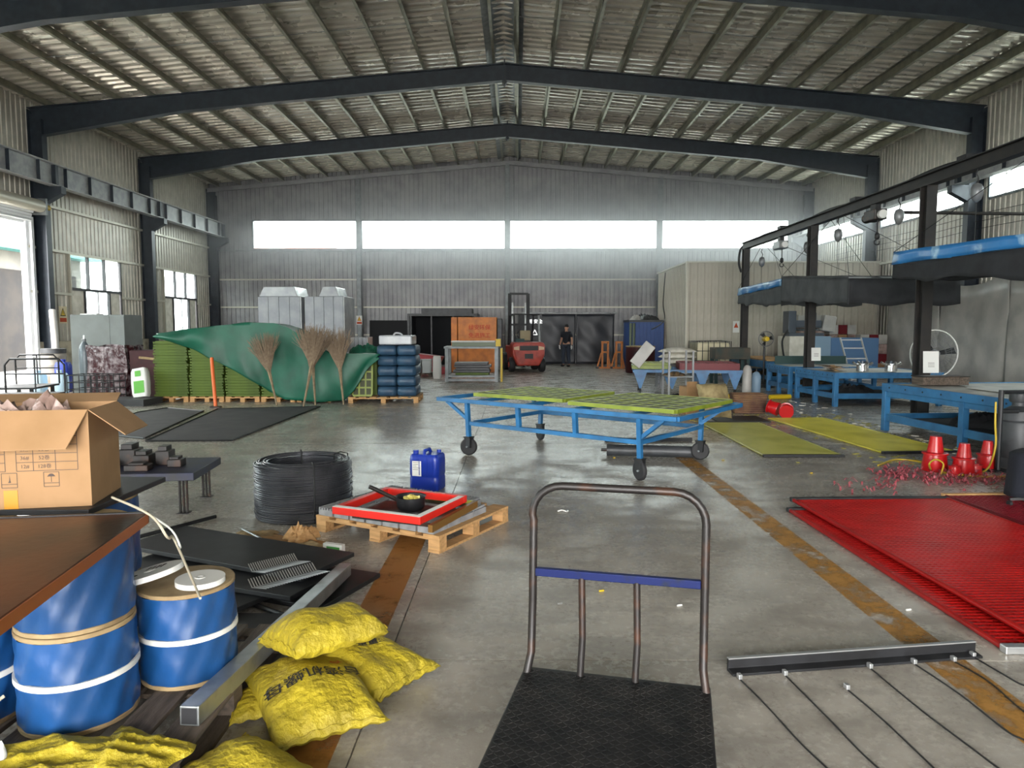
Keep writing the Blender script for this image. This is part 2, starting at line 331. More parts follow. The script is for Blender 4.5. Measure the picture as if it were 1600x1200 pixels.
# portal frames
def ipoly(mb, top, bot, y, fw=.2, tw=.014, tf=.02):               # tapered I member lying in the plane Y=y; top/bot polylines (x,z)
    mb.prism(top+bot[::-1], lambda u, v, s: (u, y-tw/2+tw*s, v))
    for line, sg in ((top,-1),(bot,1)):
        for (x0,z0),(x1,z1) in zip(line[:-1], line[1:]): mb.bar((x0,y,z0+sg*tf/2),(x1,y,z1+sg*tf/2),fw,tf,up=(0,0,1) if abs(x1-x0) > abs(z1-z0) else (1,0,0))
ORD = ['at the back wall','second from the back wall','third from the back, spanning the whole picture','at the very top of the picture','over the camera','behind the camera','far behind the camera','at the front wall']
for i, y in enumerate(FR):
    pf = thing('portal_frame', 'dark navy steel portal frame with haunched rafters, ' + ORD[i], 'steel frame', (0,0,0)); pf['kind'] = 'structure'
    for sd in (-1, 1):
        xi, xo = (-13.2,-13.58) if sd < 0 else (12.5,12.88); hx = XM+sd*8.92
        m = MB(); m.box(xi-.01,xi+.01,y-.11,y+.11,0,ztop(xi)-.35); m.box(xo-.01,xo+.01,y-.11,y+.11,0,ztop(xo)-.05); m.box(min(xi,xo),max(xi,xo),y-.008,y+.008,0,ztop(xi)-.2)
        m.box(min(xi,xo)-.05,max(xi,xo)+.02,y-.16,y+.16,0,.02).build('column', 'navy_steel', pf)
        m = MB(); ipoly(m, [(xo,ztop(xo)),(XM,8.86)], [(xi,6.95),(hx,7.60),(XM,8.40)] if i else [(xo,ztop(xo)-.18),(XM,8.68)], y, fw=.22 if i else .12); m.build('rafter', 'navy_steel' if i else 'sheet_back', pf)  # back rafter takes the wall sheet's pale tone, haze put into its colour
        b = MB(); xin = -12.72 if sd < 0 else 12.02; b.prism([(xi,5.10),(xi,5.55),(xin,5.55),(xin,5.36)], lambda u, v, s: (u, y-.11+.22*s, v)); b.build('corbel', 'navy_steel', pf)
    if i == 0: continue
    m = MB(); m.obox((XM,y,8.63),(.03,.26,.62)); m.obox((XM,y,8.35),(.10,.24,.10),(0,R(45),0)); m.build('ridge_plate', 'navy_steel', pf)
# crane runway beams
for sd, x in ((-1,-12.93),(1,12.23)):
    cb = thing('crane_beam', 'grey steel crane runway beam along the %s wall' % ('left' if sd < 0 else 'right'), 'beam', (0,0,0)); cb['kind'] = 'structure'
    m = MB(); m.box(x-.13,x+.13,YF,31.5,5.555,5.58); m.box(x-.13,x+.13,YF,31.5,6.13,6.155); m.box(x-.007,x+.007,YF,31.5,5.58,6.13); m.build('i_beam', 'beam_grey', cb)
    MB().box(x-.03,x+.03,YF,31.5,6.157,6.20).build('rail', 'girt', cb)
    y = 31.0; st = MB().box(-.10,.10,-.006,.006,5.58,6.13).build('stiffener', 'navy_steel', cb); st.location = (x,y,0)
    while y > 6: y -= 1.16; share(st, cb, (x,y,0))
    for fy in FR[:-1]: MB().box(x-.12,x+.12,fy-.18,fy-.05,5.6,6.12).build('splice_plate', 'navy_steel', cb)
# roof
def roofz(x): return ztop(x)+.215
def roof_side(x0, x1):
    mb = MB(); pr = []; y = YF-.3; p = .30
    while y < YB+.2: pr += [(y,0),(y+p*.30,0),(y+p*.42,.04),(y+p*.88,.04)]; y += p
    nx = 28; k = len(pr); vs = []
    for i in range(nx+1):
        x = x0+(x1-x0)*i/nx
        for j, (yy, d) in enumerate(pr): vs.append((x, yy, roofz(x)+d+.010*math.sin(i*1.9+j*.37)*math.sin(j*.11+i)))
    mb.add(vs, [(i*k+j,i*k+j+1,(i+1)*k+j+1,(i+1)*k+j) for i in range(nx) for j in range(k-1)]); return mb
ce = roof_side(XM, XL-.3).build('ceiling', 'roof_foil', smooth=25); struct(ce, 'silver corrugated roof sheeting on steel purlins')
r2 = roof_side(XM, XR+.3).build('roof_sheet', 'roof_foil', ce, smooth=25)
MB().prism([(-.5,8.98),(0,9.12),(.5,8.98),(.5,9.02),(0,9.16),(-.5,9.02)], lambda u,v,s: (XM+u, (YF-.3) if s else YB+.3, v)).build('ridge_cap', 'grey_steel', ce)
def zsec(L_):
    m = MB(); m.box(-.004,.004,0,L_,0,.2); m.box(-.004,.07,0,L_,0,.005); m.box(-.07,.004,0,L_,.195,.2); m.box(.066,.07,0,L_,0,.025); return m
pu = zsec(YB-YF-.1).build('purlin', 'purlin', ce)
first = True
for sd in (-1,1):
    for i in range(14):
        x = XM+sd*(.32+.955*i); z = ztop(x)+.004; ang = -math.atan(1.16/13.25)*sd
        rot = (0, -ang if sd > 0 else -ang, 0)
        if first: pu.location = (x,YF,z); pu.rotation_euler = rot; first = False
        else: share(pu, ce, (x,YF,z), rot)
# steel ties hung between purlins mid-bay
for a, b in zip(FR[1:5], FR[:4]):
    for sd in (-1,1): MB().cyl((XM+sd*.3,(a+b)/2,ztop(.3)+.10),(XM+sd*12.7,(a+b)/2,ztop(12.4)+.10),.008,n=5).build('sag_rod', 'grey_steel', ce)
# ================================================================== FOREGROUND
mat('wood_pale', 'b98f5e', .75, 0, '9a7448', 6, bump=.2, stretch=(1,8,8)); mat('wood_grey', '5f5348', .85, 0, '443b33', 5, bump=.3, stretch=(8,1,8))
mat('wood_reel', '9a8460', .8, 0, '7a6546', 8, bump=.2); mat('board_brown', '54290f', .38, 0, '150e0b', 1.6, lo=.38, hi=.58, bump=.05)
mat('blue_wrap', '17477e', .36, 0, '123a66', 3, bump=.35, bscale=7, stretch=(1,1,.6)); mat('strap_white', 'c9c9c4', .7); mat('rope', 'b4ab96', .9)
mat('cardboard', '967450', .8, 0, '8a6a46', 5); mat('cardboard_in', '8f6a40', .85); mat('tape', 'b07a12', .35); mat('print_ink', '4a3f3a', .8)
mat('sack_yellow', 'a8951c', .65, 0, '8a7a18', 7, bump=.8, bscale=34); mat('ink_black', '17150f', .8); mat('ink_red', 'b0431c', .8)
mat('galv', 'a9adae', .35, .8, '8b8f90', 8); mat('rust_dark', '1d1918', .45, .1, '43291a', 9, lo=.5, hi=.7); mat('blue_paint', '08174a', .5, 0, '141b30', 14, lo=.56, hi=.7, spec=.2)
mat('deck_black', '1c1c1d', .42, .3, '2f2d2c', 10, rough2=.6); mat('red_screen', '930f0d', .30, 0, '7f0c0b', 3, spec=.4); mat('maroon_screen', '64101a', .4, spec=.25); mat('wire_dark', '55565b', .30, .6, '404146', 5)
mat('silver', 'c8cacb', .3, .8); mat('paper', 'd6d6d2', .8); mat('plastic_blue', '0f2c8c', .35, 0, None); mat('black_steel', '151517', .5, .2, '222326', 7)
mat('red_frame', 'c41f14', .4); mat('cable', '1d1d1d', .5, .3); mat('navy_cloth', '10131f', .9, bump=.3, bscale=15); mat('cart_blue', '1f6496', .42, 0, '19527c', 6)
mat('grid_green', '7d8a24', .42, 0, '69761e', 5); mat('infill_dark','30350f',.6); mat('olive', 'a09f4a', .36, 0, '84842c', 2); mat('yellow_screen', 'c6be44', .36, 0, 'aaa326', 2)
mat('block_grey', '8a8a8a', .75, 0, '77777a', 10, bump=.2); mat('yellow', 'c8a817', .5); mat('red_plastic', 'b01015', .3); mat('hose_yellow', 'b59a2a', .5)
# ---- platform trolley
O = G(820,1040,.2); ux = Vector((.974,-.225,0)); uy = Vector((.225,.974,0)); wd, ln = .755, 1.15
ctr = O+ux*(wd/2)-uy*(ln/2)
pt = thing('platform_trolley', 'black steel platform trolley with tall hoop handle and blue crossbar in the foreground', 'trolley', (ctr.x,ctr.y,0), math.atan2(ux.y,ux.x))
dk = MB().box(-wd/2,wd/2,-ln/2,ln/2,.182,.2).build('deck', 'deck_black', pt, bev=.006)
m = MB(); 
for i in range(34):
    for j in range(52):
        if (i+j)%1 == 0: m.obox((-wd/2+.02+i*.0217,-ln/2+.015+j*.0217,.2005),(.019,.005,.004),(0,0,R(45 if (i+j)%2 else -45)))
td = m.build('tread_pattern', 'deck_black', dk); td['kind'] = 'stuff'
for s in (-1,1): MB().box(s*(wd/2-.02)-.02,s*(wd/2-.02)+.02,-ln/2+.02,ln/2-.02,.14,.182).build('frame_rail', 'rust_dark', pt)
for y in (-.4,0,.4): MB().box(-wd/2+.04,wd/2-.04,y-.02,y+.02,.145,.182).build('cross_rail', 'rust_dark', pt)
hh = .775; yb = ln/2-.03; rr = .125; hx = wd/2-.03
pts = [(-hx-.012,yb-.02,.19),(-hx,yb+.02,.27),(-hx+.004,yb+.03,.5),(-hx+.006,yb+.035,.2+hh-rr-.02)]
pts += [(-hx+rr-rr*math.cos(t*math.pi/2/6),yb+.036,.2+hh-rr+rr*math.sin(t*math.pi/2/6)) for t in range(7)]
pts += [(hx-rr+rr*math.sin(t*math.pi/2/6),yb+.036,.2+hh-rr+rr*math.cos(t*math.pi/2/6)) for t in range(7)]
pts += [(hx,yb+.035,.2+hh-rr-.02),(hx,yb+.03,.5),(hx,yb+.02,.27),(hx+.012,yb-.02,.19)]
hd = MB().tube(pts,.0165,12).build('hoop_handle', 'rust_dark', pt, smooth=50)
MB().box(-hx+.016,hx-.016,yb+.018,yb+.044,.595,.628).build('crossbar', 'blue_paint', pt, bev=.003, label='blue painted crossbar')
for fx in (.30,.62):
    x = -hx+2*hx*fx; MB().tube([(x,yb+.0,.195),(x+.006,yb+.02,.35),(x,yb+.03,.6)],.0145,10).build('upright_bar', 'rust_dark', pt, smooth=50)
for sx in (-1,1):
    for sy in (-1,1):
        MB().box(sx*.28-.02,sx*.28+.02,sy*.42-.03,sy*.42+.03,.09,.145).build('caster_fork','grey_steel',pt); MB().cyl((sx*.28-.018,sy*.42,.062),(sx*.28+.018,sy*.42,.062),.062,n=20).build('wheel','rubber',pt,smooth=40)
# ---- red screens on the floor
def screen(name, label, c, rz, w, l, z, mbar, pitch, bar_w, frame_h, mframe=None, hooks=('black_steel',None), cat='screen', group=None, along=True):
    t = thing(name, label, cat, (c[0],c[1],z), rz, group); mframe = mframe or mbar
    m = MB(); n = int(w/pitch); k = int(l/pitch)
    if along:
        for i in range(1,n): x = -w/2+w*i/n; m.box(x-bar_w/2,x+bar_w/2,-l/2+.02,l/2-.02,.008,frame_h*.7)
    for j in range(1,k): y = -l/2+l*j/k; m.box(-w/2+.01,w/2-.01,y-bar_w/2,y+bar_w/2,.012,frame_h*.85)
    o = m.build('screen_mesh', mbar, t); o['kind'] = 'stuff'
    for s in (-1,1): MB().cyl((s*(w/2-.01),-l/2,frame_h*.55),(s*(w/2-.01),l/2,frame_h*.55),frame_h*.55,n=10).build('edge_roll', mframe, t, smooth=40)
    for s, h in ((1,hooks[0]),(-1,hooks[1])):
        if h: MB().box(-w/2-.01,w/2+.01,s*l/2-.025,s*l/2+.025,0,frame_h+.008).build('hook_strip', h, t, bev=.004)
        else: MB().box(-w/2,w/2,s*l/2-.012,s*l/2+.012,0,frame_h*.9).build('end_strip', mframe, t)
    return t
a = G(1232,795,.03); b = G(1570,1011,.03); L0 = (b-a).length; an = math.atan2(a.x-b.x, a.y-b.y)
cc = (a+b)/2+Vector((.73*math.cos(an),-.73*math.sin(an),0))
screen('red_screen','lower of the two bright red mesh screens stacked on the floor',cc,-an,1.46,L0,.002,'red_screen',.042,.018,.03,hooks=('black_steel','silver'))
a2 = G(1237,779,.07); b2 = G(1600,984,.07); d2 = (a2-b2).normalized(); l2 = 3.05; c2 = a2-d2*(l2/2); an2 = math.atan2(d2.x,d2.y)
c2 = c2+Vector((.72*math.cos(an2),-.72*math.sin(an2),0))
screen('red_screen','upper glossy red mesh screen with black hook strip at its far end',c2,-an2,1.44,l2,.042,'red_screen',.042,.018,.03,hooks=('black_steel',None))
a = G(1476,772,.02); cc = a+Vector((.62,-1.0,0)); screen('maroon_screen','darker maroon mesh screen lying at the right edge beside the navy seat',cc,R(3),1.2,2.0,.001,'maroon_screen',.05,.012,.025,hooks=('wood_pale',None))
# ---- yellow screens further back
screen('yellow_screen','olive yellow mesh screen on the floor nearest the blue cart',(3.6,10.42),0,1.0,3.15,.001,'olive',.03,.02,.025,hooks=('black_steel','black_steel'),along=False)
screen('yellow_screen','bright yellow mesh screen on the floor beside the nearest blue table',(5.08,10.85),R(4),1.0,3.5,.001,'yellow_screen',.03,.02,.025,hooks=(None,'black_steel'),along=False)
screen('yellow_screen','second bright yellow screen lying under the other yellow screen',(5.22,10.75),R(1),.98,3.4,-.0,'yellow_screen',.06,.02,.0009,hooks=(None,None),along=False) if False else None
# ---- steel angle strip with wire ropes
p = G(1140,1052,0); q = G(1527,1024,0); d = (q-p).normalized(); L0 = (q-p).length
t = thing('steel_strip', 'grey steel hook strip with wire ropes lying across the orange stripe', 'steel strip', ((p.x+q.x)/2,(p.y+q.y)/2,0), math.atan2(d.y,d.x))
MB().prism([(-.03,0),(.035,0),(.035,.012),(-.012,.018),(-.012,.062),(-.03,.062)], lambda u,v,s: (-L0/2+L0*s,-u*1.0,v)).build('angle_profile','black_steel',t,bev=.002)
MB().box(-L0/2,L0/2,.012,.032,.060,.066).build('top_lip','silver',t)
rz = math.atan2(d.y,d.x); inv = Matrix.Rotation(-rz,3,'Z'); oc = Vector(((p.x+q.x)/2,(p.y+q.y)/2,0))
for k, ln_ in enumerate([[(1157,1062),(1200,1105),(1250,1160),(1292,1200),(1330,1240)],[(1228,1056),(1290,1118),(1340,1170),(1372,1200),(1420,1245)],[(1325,1078),(1380,1125),(1455,1196),(1500,1240)],[(1361,1045),(1440,1110),(1520,1170),(1560,1200),(1600,1225)],[(1430,1038),(1500,1085),(1570,1140),(1600,1156),(1680,1190)],[(1492,1034),(1545,1065),(1600,1112),(1660,1150)],[(1522,1027),(1570,1055),(1600,1071),(1660,1090)]]):
    pts = [inv@(G(x,y,.006)-oc) for x,y in ln_]
    MB().tube(hermite(pts,5),.0036,6).build('wire_rope','cable',t,smooth=60)
    MB().obox(pts[0]+Vector((0,.01,.012)),(.018,.028,.022)).build('rope_clip','silver',t,bev=.003)
# ---- pallet with blue cable reels
def pallet(name, label, c, rz, w, l, h, mt, nplank=7, along_y=True, group=None):
    t = thing(name, label, 'pallet', (c[0],c[1],0), rz, group); pw = w/nplank*.72
    for i in range(nplank):
        x = -w/2+pw/2+(w-pw)*i/(nplank-1); MB().box(x-pw/2,x+pw/2,-l/2,l/2,h-.02,h).build('deck_board',mt,t,bev=.002)
    for j in (-1,0,1):
        y = j*(l/2-.05); MB().box(-w/2,w/2,y-.045,y+.045,h-.04,h-.0205).build('stringer_board',mt,t)
        for i in (-1,0,1): MB().box(i*(w/2-.05)-.05,i*(w/2-.05)+.05,y-.045,y+.045,.02,h-.0405).build('block',mt,t)
        
    for i in (-1,0,1): MB().box(i*(w/2-.05)-.05,i*(w/2-.05)+.05,-l/2,l/2,0,.0195).build('bottom_board',mt,t)
    return t
pallet('pallet','weathered grey wooden pallet under the blue cable reels',(-1.80,2.86),0,1.26,1.22,.13,'wood_grey',7)
def reel(label, c, z, r, h, strap=True, fl=.018, lab=None):
    t = thing('cable_reel', label, 'cable reel', (c[0],c[1],z), rnd.uniform(0,6)*0+.3, 'blue wrapped cable reels on the pallet')
    MB().lathe([(r*1.0,0),(r*1.0,.018)],40).build('wooden_flange','wood_reel',t,smooth=40,bev=.003)
    MB().lathe([(r*1.0,h-.018),(r*1.0,h)],40).build('wooden_flange','wood_reel',t,smooth=40,bev=.003)
    def f(u,v):
        a = u*2*math.pi; rr = r*(.985+.012*math.sin(math.pi*v))+.004*math.sin(a*7+v*5)*math.sin(v*9)+.003*math.sin(a*13-v*11); return (rr*math.cos(a),rr*math.sin(a),.0185+(h-.037)*v)
    m = MB(); m.grid(f,72,14,cu=True); m.build('blue_wrapping','blue_wrap',t,smooth=60)
    if strap: MB().lathe([(r*.99,h*.48),(r*1.036,h*.48),(r*1.036,h*.48+.022),(r*.99,h*.48+.022),(r*.99,h*.48)],48,cap=False).build('strap','strap_white',t,smooth=40)
    return t
reel('blue wrapped cable reel with white strap at the bottom of the front stack',(-1.70,2.65),.131,.205,.375)
reel('shiny blue wrapped cable reel directly under the brown wooden board',(-1.70,2.65),.508,.203,.372,False)
reel('blue wrapped cable reel with two white ribbon spools on top',(-1.43,2.99),.131,.195,.40)
reel('blue wrapped cable reel cut off by the left picture edge',(-2.13,2.62),.131,.20,.375); reel('upper blue cable reel at the left picture edge under the brown board',(-2.13,2.62),.508,.20,.372,False)
reel('lower blue cable reel hidden behind the front stack',(-1.90,3.10),.131,.19,.375,False); reel('upper blue cable reel carrying the open cardboard box',(-1.90,3.10),.508,.19,.372,False)
tag(MB().tube(hermite([(-1.885,2.50,.27),(-1.95,2.42,.22),(-2.02,2.38,.16),(-2.06,2.38,.13)]),.006,6).build('rope','rope',smooth=60),'pale rope tied between the two lowest blue reels at left','rope')
# brown board
ux = Vector((-.988,-.155,0)); far = G(232,799,.925); bd = thing('wooden_board','dark stained brown wooden board lying on the blue reels','board',(far.x,far.y,.881),math.atan2(-ux.y,-ux.x))
MB().box(-1.0,0,-1.25,0,.004,.040).build('panel','board_brown',bd,bev=.006); MB().box(-1.0,-.0,-.012,.003,.002,.044).build('edge_strip','black_steel',bd); MB().box(-.006,.003,-1.25,-.012,.002,.038).build('side_edging',mat('edge_orange','8a4a1c',.45),bd)
# second board + cardboard box
tag(MB().box(-2.55,-1.69,2.74,3.36,.881,.905).build('black_board','black_steel',bev=.003),'thin black board under the cardboard box','board')
c0 = G(144,790,.906); r0 = G(188,762,.906); uy = (r0-c0).normalized(); ux = Vector((-uy.y,uy.x,0))*1.0   # ux points left
bx = thing('cardboard_box','open brown cardboard carton with printed table and yellow tape on the black board','box',(c0.x,c0.y,.906),math.atan2(uy.y,uy.x)-math.pi/2)
bw, bl, bh, th = .62, .33, .385, .006      # local: x<0 to the left, y to the back
MB().box(-bw,0,0,th,0,bh).build('side_panel','cardboard',bx); MB().box(-th,0,th,bl,0,bh).build('side_panel','cardboard',bx); MB().box(-bw,0,bl,bl+th,0,bh).build('side_panel','cardboard',bx); MB().box(-bw,-bw+th,th,bl,0,bh).build('side_panel','cardboard',bx)
MB().box(-bw+th,-th,th,bl,0,th).build('bottom_panel','cardboard',bx)
def flap(p, q, out, drop, ln_, ins=.0): 
    p, q, out = Vector(p), Vector(q), Vector(out); d = out*ln_*math.cos(drop)+Vector((0,0,-1))*ln_*math.sin(drop); e = (q-p).normalized()*ins
    MB().add([p,q,q+d-e,p+d+e,p+Vector((0,0,.005)),q+Vector((0,0,.005)),q+d-e+Vector((0,0,.005)),p+d+e+Vector((0,0,.005))],[(0,1,2,3),(4,5,6,7),(0,1,5,4),(1,2,6,5),(2,3,7,6),(3,0,4,7)]).build('flap','cardboard',bx)
flap((-bw,-.002,bh),(0,-.002,bh),(0,-1,0),R(58),.165,.05); flap((.002,0,bh),(.002,bl,bh),(1,0,0),R(40),.165,.02); flap((-bw,bl,bh),(0,bl,bh),(0,1,0),R(-10),.15,.03)
MB().box(-.315,-.265,-.0015,-.0003,0,.075).build('tape_strip','tape',bx)
m = MB(); w1 = .0011     # printed table
def hl(x0,x1,z): m.box(x0,x1,-.0008,-.0002,z-w1,z+w1)
def vl(x,z0,z1): m.box(x-w1,x+w1,-.0008,-.0002,z0,z1)
for X0, X1, cols in ((-.265,-.045,(-.265,-.205,-.125,-.045)),(-.60,-.305,(-.60,-.50,-.40,-.305))):
    for i in range(6): hl(X0,X1,.150+i*.034)
    for x in cols: vl(x,.150,.320)
for x, z in ((-.17,.085),(-.32,.085)):
    hl(x,x+.055,z); hl(x,x+.055,z+.058); vl(x,z,z+.058); vl(x+.055,z,z+.058); hl(x,x+.055,z+.014)
m.cyl((-.143,-.0002,.105),(-.143,-.0008,.105),.0012,n=5); m.box(-.144,-.142,-.0008,-.0002,.103,.130); m.prism([(-.158,.125),(-.128,.125),(-.136,.135),(-.143,.137),(-.150,.135)], lambda u,v,s:(u,-.0002-.0006*s,v))
m.prism([(-.297,.105),(-.287,.105),(-.289,.113),(-.291,.135),(-.293,.113)], lambda u,v,s:(u,-.0002-.0006*s,v))
m.build('printed_table','print_ink',bx)
for i, (l_, r_) in enumerate((('12#','128卷'),('36#','52卷'),('28#','56卷'),('24#','60卷'),('20#','72卷'))):
    textmesh('print',l_,.020,'print_ink',bx,(-.235,-.0004,.167+i*.034),(R(90),0,0)); textmesh('print',r_,.020,'print_ink',bx,(-.165,-.0004,.167+i*.034),(R(90),0,0))
for i in range(5): textmesh('print','卷',.020,'print_ink',bx,(-.45,-.0004,.167+i*.034),(R(90),0,0))
# cloud bag inside
def crumple(name, label, cat, c, w, l, h, mt, rz=0., seed=1, nu=22, nv=22, rag=.12, group=None, rot=None, k=3.0):
    r = random.Random(seed); ph = [r.uniform(0,6.28) for _ in range(12)]; fr = [r.uniform(k*.6,k*2.6) for _ in range(12)]
    def f(u,v):
        x, y = u*2-1, v*2-1; ed = (1-abs(x)**2.4)*(1-abs(y)**2.4)
        rg = 1+rag*math.sin(ph[0]+math.atan2(y,x)*3)+rag*.7*math.sin(ph[1]+math.atan2(y,x)*7)
        z = h*max(0,ed)**.55*(.45+.18*math.sin(fr[0]*x+fr[1]*y+ph[2])+.22*(1-abs(math.sin(fr[2]*y*1.6-fr[3]*x+ph[3])))**1.5+.20*(1-abs(math.sin(fr[6]*1.3*x+fr[7]*y+ph[6])))**2+.10*(1-abs(math.sin(fr[8]*2.1*x-fr[9]*1.7*y+ph[7]))))
        return (x*w/2*rg, y*l/2*rg, z+.002)
    m = MB(); m.grid(f,nu,nv); n = (nu+1)*(nv+1)
    lo = [(x,y,.0) for x,y,z in m.v[:n]]; base = len(m.v); edge = [i for i in range(nu+1)]+[(j+1)*(nu+1)-1 for j in range(1,nv+1)]+[nv*(nu+1)+i for i in range(nu-1,-1,-1)]+[j*(nu+1) for j in range(nv-1,0,-1)]
    m.v += [(m.v[i][0]*.98,m.v[i][1]*.98,0) for i in edge]; ne = len(edge); m.f += [(edge[i],edge[(i+1)%ne],base+(i+1)%ne,base+i) for i in range(ne)]; m.f.append(tuple(range(base,base+ne)))
    o = m.build(name,mt,smooth=70); o.location = c; o.rotation_euler = rot or (0,0,rz); return tag(o,label,cat,group)
mat('film', 'a58f86', .25, 0, '6e5850', 4, lo=.4, hi=.6, bump=.4, bscale=20)
lc = bx.location; bxm = Matrix.Rotation(bx.rotation_euler.z,3,'Z'); ci = Vector(lc)+bxm@Vector((-.30,.165,.25)); crumple('plastic_bag','crumpled clear plastic bag bulging out of the cardboard box','bag',ci,.46,.25,.24,'film',bx.rotation_euler.z,5)
# ribbon spools on reel
for nm, c, tl, lab in (('a',(-1.545,2.915,.575),(R(-5),R(-13),.2),'white ribbon spool in printed clear film leaning on the reel top'),('b',(-1.355,2.955,.5335),(0,0,0),'plain white ribbon spool lying flat at the right of the reel top')):
    t = thing('ribbon_spool',lab,'spool',c,rot=tl); r = .13 if nm == 'a' else .10
    MB().lathe([(.02,0),(r,0),(r,.022),(.02,.022),(.02,0)],40,cap=False).build('ribbon_disc','paper',t,smooth=40); MB().lathe([(.014,.001),(.022,.001),(.022,.025),(.014,.025),(.014,.001)],20,cap=False).build('hub','strap_white',t,smooth=40)
    if nm == 'a':
        for i in range(4): textmesh('print','品名 规格',.012,'print_ink',t,(-.02+.02*i,.05,.0232),(0,0,R(80)))
        textmesh('print','织带',.024,'ink_black',t,(-.05,-.05,.0232),(0,0,R(70)),bold=.0004)
tag(MB().tube(hermite([G(175,777,.94),G(235,805,.925),G(262,840,.85),(-1.47,2.97,.72),G(300,905,.60),G(313,935,.575)]),.005,6).build('rope','rope',smooth=60),'pale rope trailing from the carton down to the ribbon spools','rope')
tag(MB().tube(hermite([G(232,803,.92),G(268,828,.85),G(282,855,.78),(-1.45,2.96,.70)]),.004,6).build('rope','strap_white',smooth=60),'thin white cord looping beside the pale rope','rope')
# ---- sacks
def sackz(u, v, t, seed=0):
    a = max(0.,1-abs(u)**2.6); b = max(0.,1-abs(v)**2.6); return t*((a*b)**.5)*(1+.10*math.sin(5*u+seed)+.08*math.sin(6*v+2*seed))
def sack(label, c, rz, l, w, t, seed=0, rot=None, text=None, seam=True, mtl='sack_yellow'):
    th_ = thing('yellow_sack',label,'sack',c,rot=rot or (0,0,rz),group='yellow woven sacks beside the pallet')
    def pos(u,v,s):
        pin = 1-.10*(1-abs(u)**3)*abs(v)**4-.0; pin2 = 1-.09*(1-abs(v)**3)*abs(u)**4
        wr = .006*math.sin(19*v+seed)*abs(u)**2+.005*math.sin(17*u+seed*2)*abs(v)**2
        z = sackz(u,v,t*(.72 if s > 0 else .28),seed)*s
        return (u*l/2*pin2, v*w/2*pin, z+wr+t*.28)
    m = MB(); m.grid(lambda a,b: pos(a*2-1,b*2-1,1),30,24); m.grid(lambda a,b: pos(a*2-1,b*2-1,-1),30,24)
    m.build('woven_bag',mtl,th_,smooth=80)
    if seam:
        for s in (-1,1): MB().tube([Vector(pos(s*.985,v/12-1,1))+Vector((0,0,.003)) for v in range(1,24)],.0035,5).build('sewn_seam','sack_yellow',th_)
    if text:
        for s_, size, x, y, rt, mm in text:
            tm = textmesh('print',s_,size,mm,th_,(0,0,0),(0,0,0),depth=0,bold=.0008)
            bm = bmesh.new(); bm.from_mesh(tm.data); bmesh.ops.triangulate(bm, faces=bm.faces); bmesh.ops.subdivide_edges(bm, edges=[e for e in bm.edges if e.calc_length() > .02], cuts=1); mr = Matrix.Rotation(rt,3,'Z')
            for v in bm.verts:
                q_ = mr@v.co+Vector((x,y,0)); u_, v_ = q_.x/(l/2), q_.y/(w/2); q_.z = sackz(u_,v_,t*.72,seed)+t*.28+.006*math.sin(19*v_+seed)*abs(u_)**2+.005*math.sin(17*u_+seed*2)*abs(v_)**2+.004; v.co = q_
            bm.to_mesh(tm.data); bm.free()
    return th_
sack('large yellow woven sack printed with black characters at the centre of the sack pile',(-.875,2.90,.003),math.atan2(-.54,.32),.68,.46,.17,1,
     text=[('台湾机螺母',.082,.05,.0,R(-90),'ink_black'),('合',.06,-.05,.12,R(-90),'ink_red')])
sack('yellow woven sack at the right of the pile pointing towards the trolley',(-.72,3.20,.004),math.atan2(-.57,.82),.62,.40,.15,2.4,text=[('重量:',.05,.02,.02,R(60),'ink_black'),('数量:',.045,-.08,.03,R(60),'ink_black')])
sack('plump yellow sack lying on top of the other sacks',(-.88,3.13,.165),0,.46,.42,.18,4,rot=(R(-10),R(2),R(42)))
sack('yellow sack cut off by the bottom picture edge',(-.93,2.33,.003),R(-35),.55,.38,.13,3.1)
sack('flattened yellow sack corner peeking out under the left of the pile',(-1.07,2.92,.001),R(20),.30,.26,.06,5)
crumple('empty_sack','crumpled empty yellow sack at the bottom left on the pallet edge','sack',(-1.62,2.30,.131),.50,.26,.075,'sack_yellow',.2,11,rag=.07,k=1.6,nu=36,nv=30)
crumple('empty_sack','second crumpled yellow sack beside the end of the steel tube','sack',(-1.34,2.36,.131),.34,.24,.075,'sack_yellow',-.3,14,rag=.07,k=1.6,nu=36,nv=30)
crumple('white_bag','white cloth bag corner at the bottom left picture edge','bag',(-1.83,2.27,.14),.16,.14,.16,'paper',.5,3,rag=.2)
# galvanised square tube
p, q = Vector((-1.225,2.54,.172)), Vector((-1.095,4.42,.085))
t = tag(MB().bar(p,q,.075,.075).build('square_tube','galv',bev=.004),'long galvanised square steel tube resting on the pallet','steel tube')
d = (p-q).normalized(); MB().bar(p+d*.0006,p+d*.001,.06,.06).build('open_end','black_matte',t)  # black plate on a solid bar, painted as the tube's shaded hollow
# ---- black sheets, chevron strips, debris behind the reels
bs = G(370,860,.12)
for i, (dx, dy, w_, l_, z, rz) in enumerate(((0,0,1.55,.52,.105,-24),(.05,-.28,1.35,.5,.062,-20),(-.15,-.45,1.2,.55,.0305,-30),(.1,-.15,1.7,.62,.0,-22))):
    o = MB().box(-w_/2,w_/2,-l_/2,l_/2,0,.028 if i < 3 else .03).build('black_sheet','black_steel',bev=.003); o.location = (bs.x+dx,bs.y+dy,z+.0005); o.rotation_euler = (0,0,R(rz)); tag(o,['topmost long black steel sheet behind the blue reels','second black steel sheet under the chevron strips','loose black sheet near the square tube','lowest black steel sheet flat on the floor'][i],'steel sheet','black steel sheets behind the reels')
tag(MB().box(-1.62,-1.0,3.55,3.85,.0005,.03).build('black_sheet','black_steel',bev=.003),'short black sheet beside the far end of the yellow sacks','steel sheet')
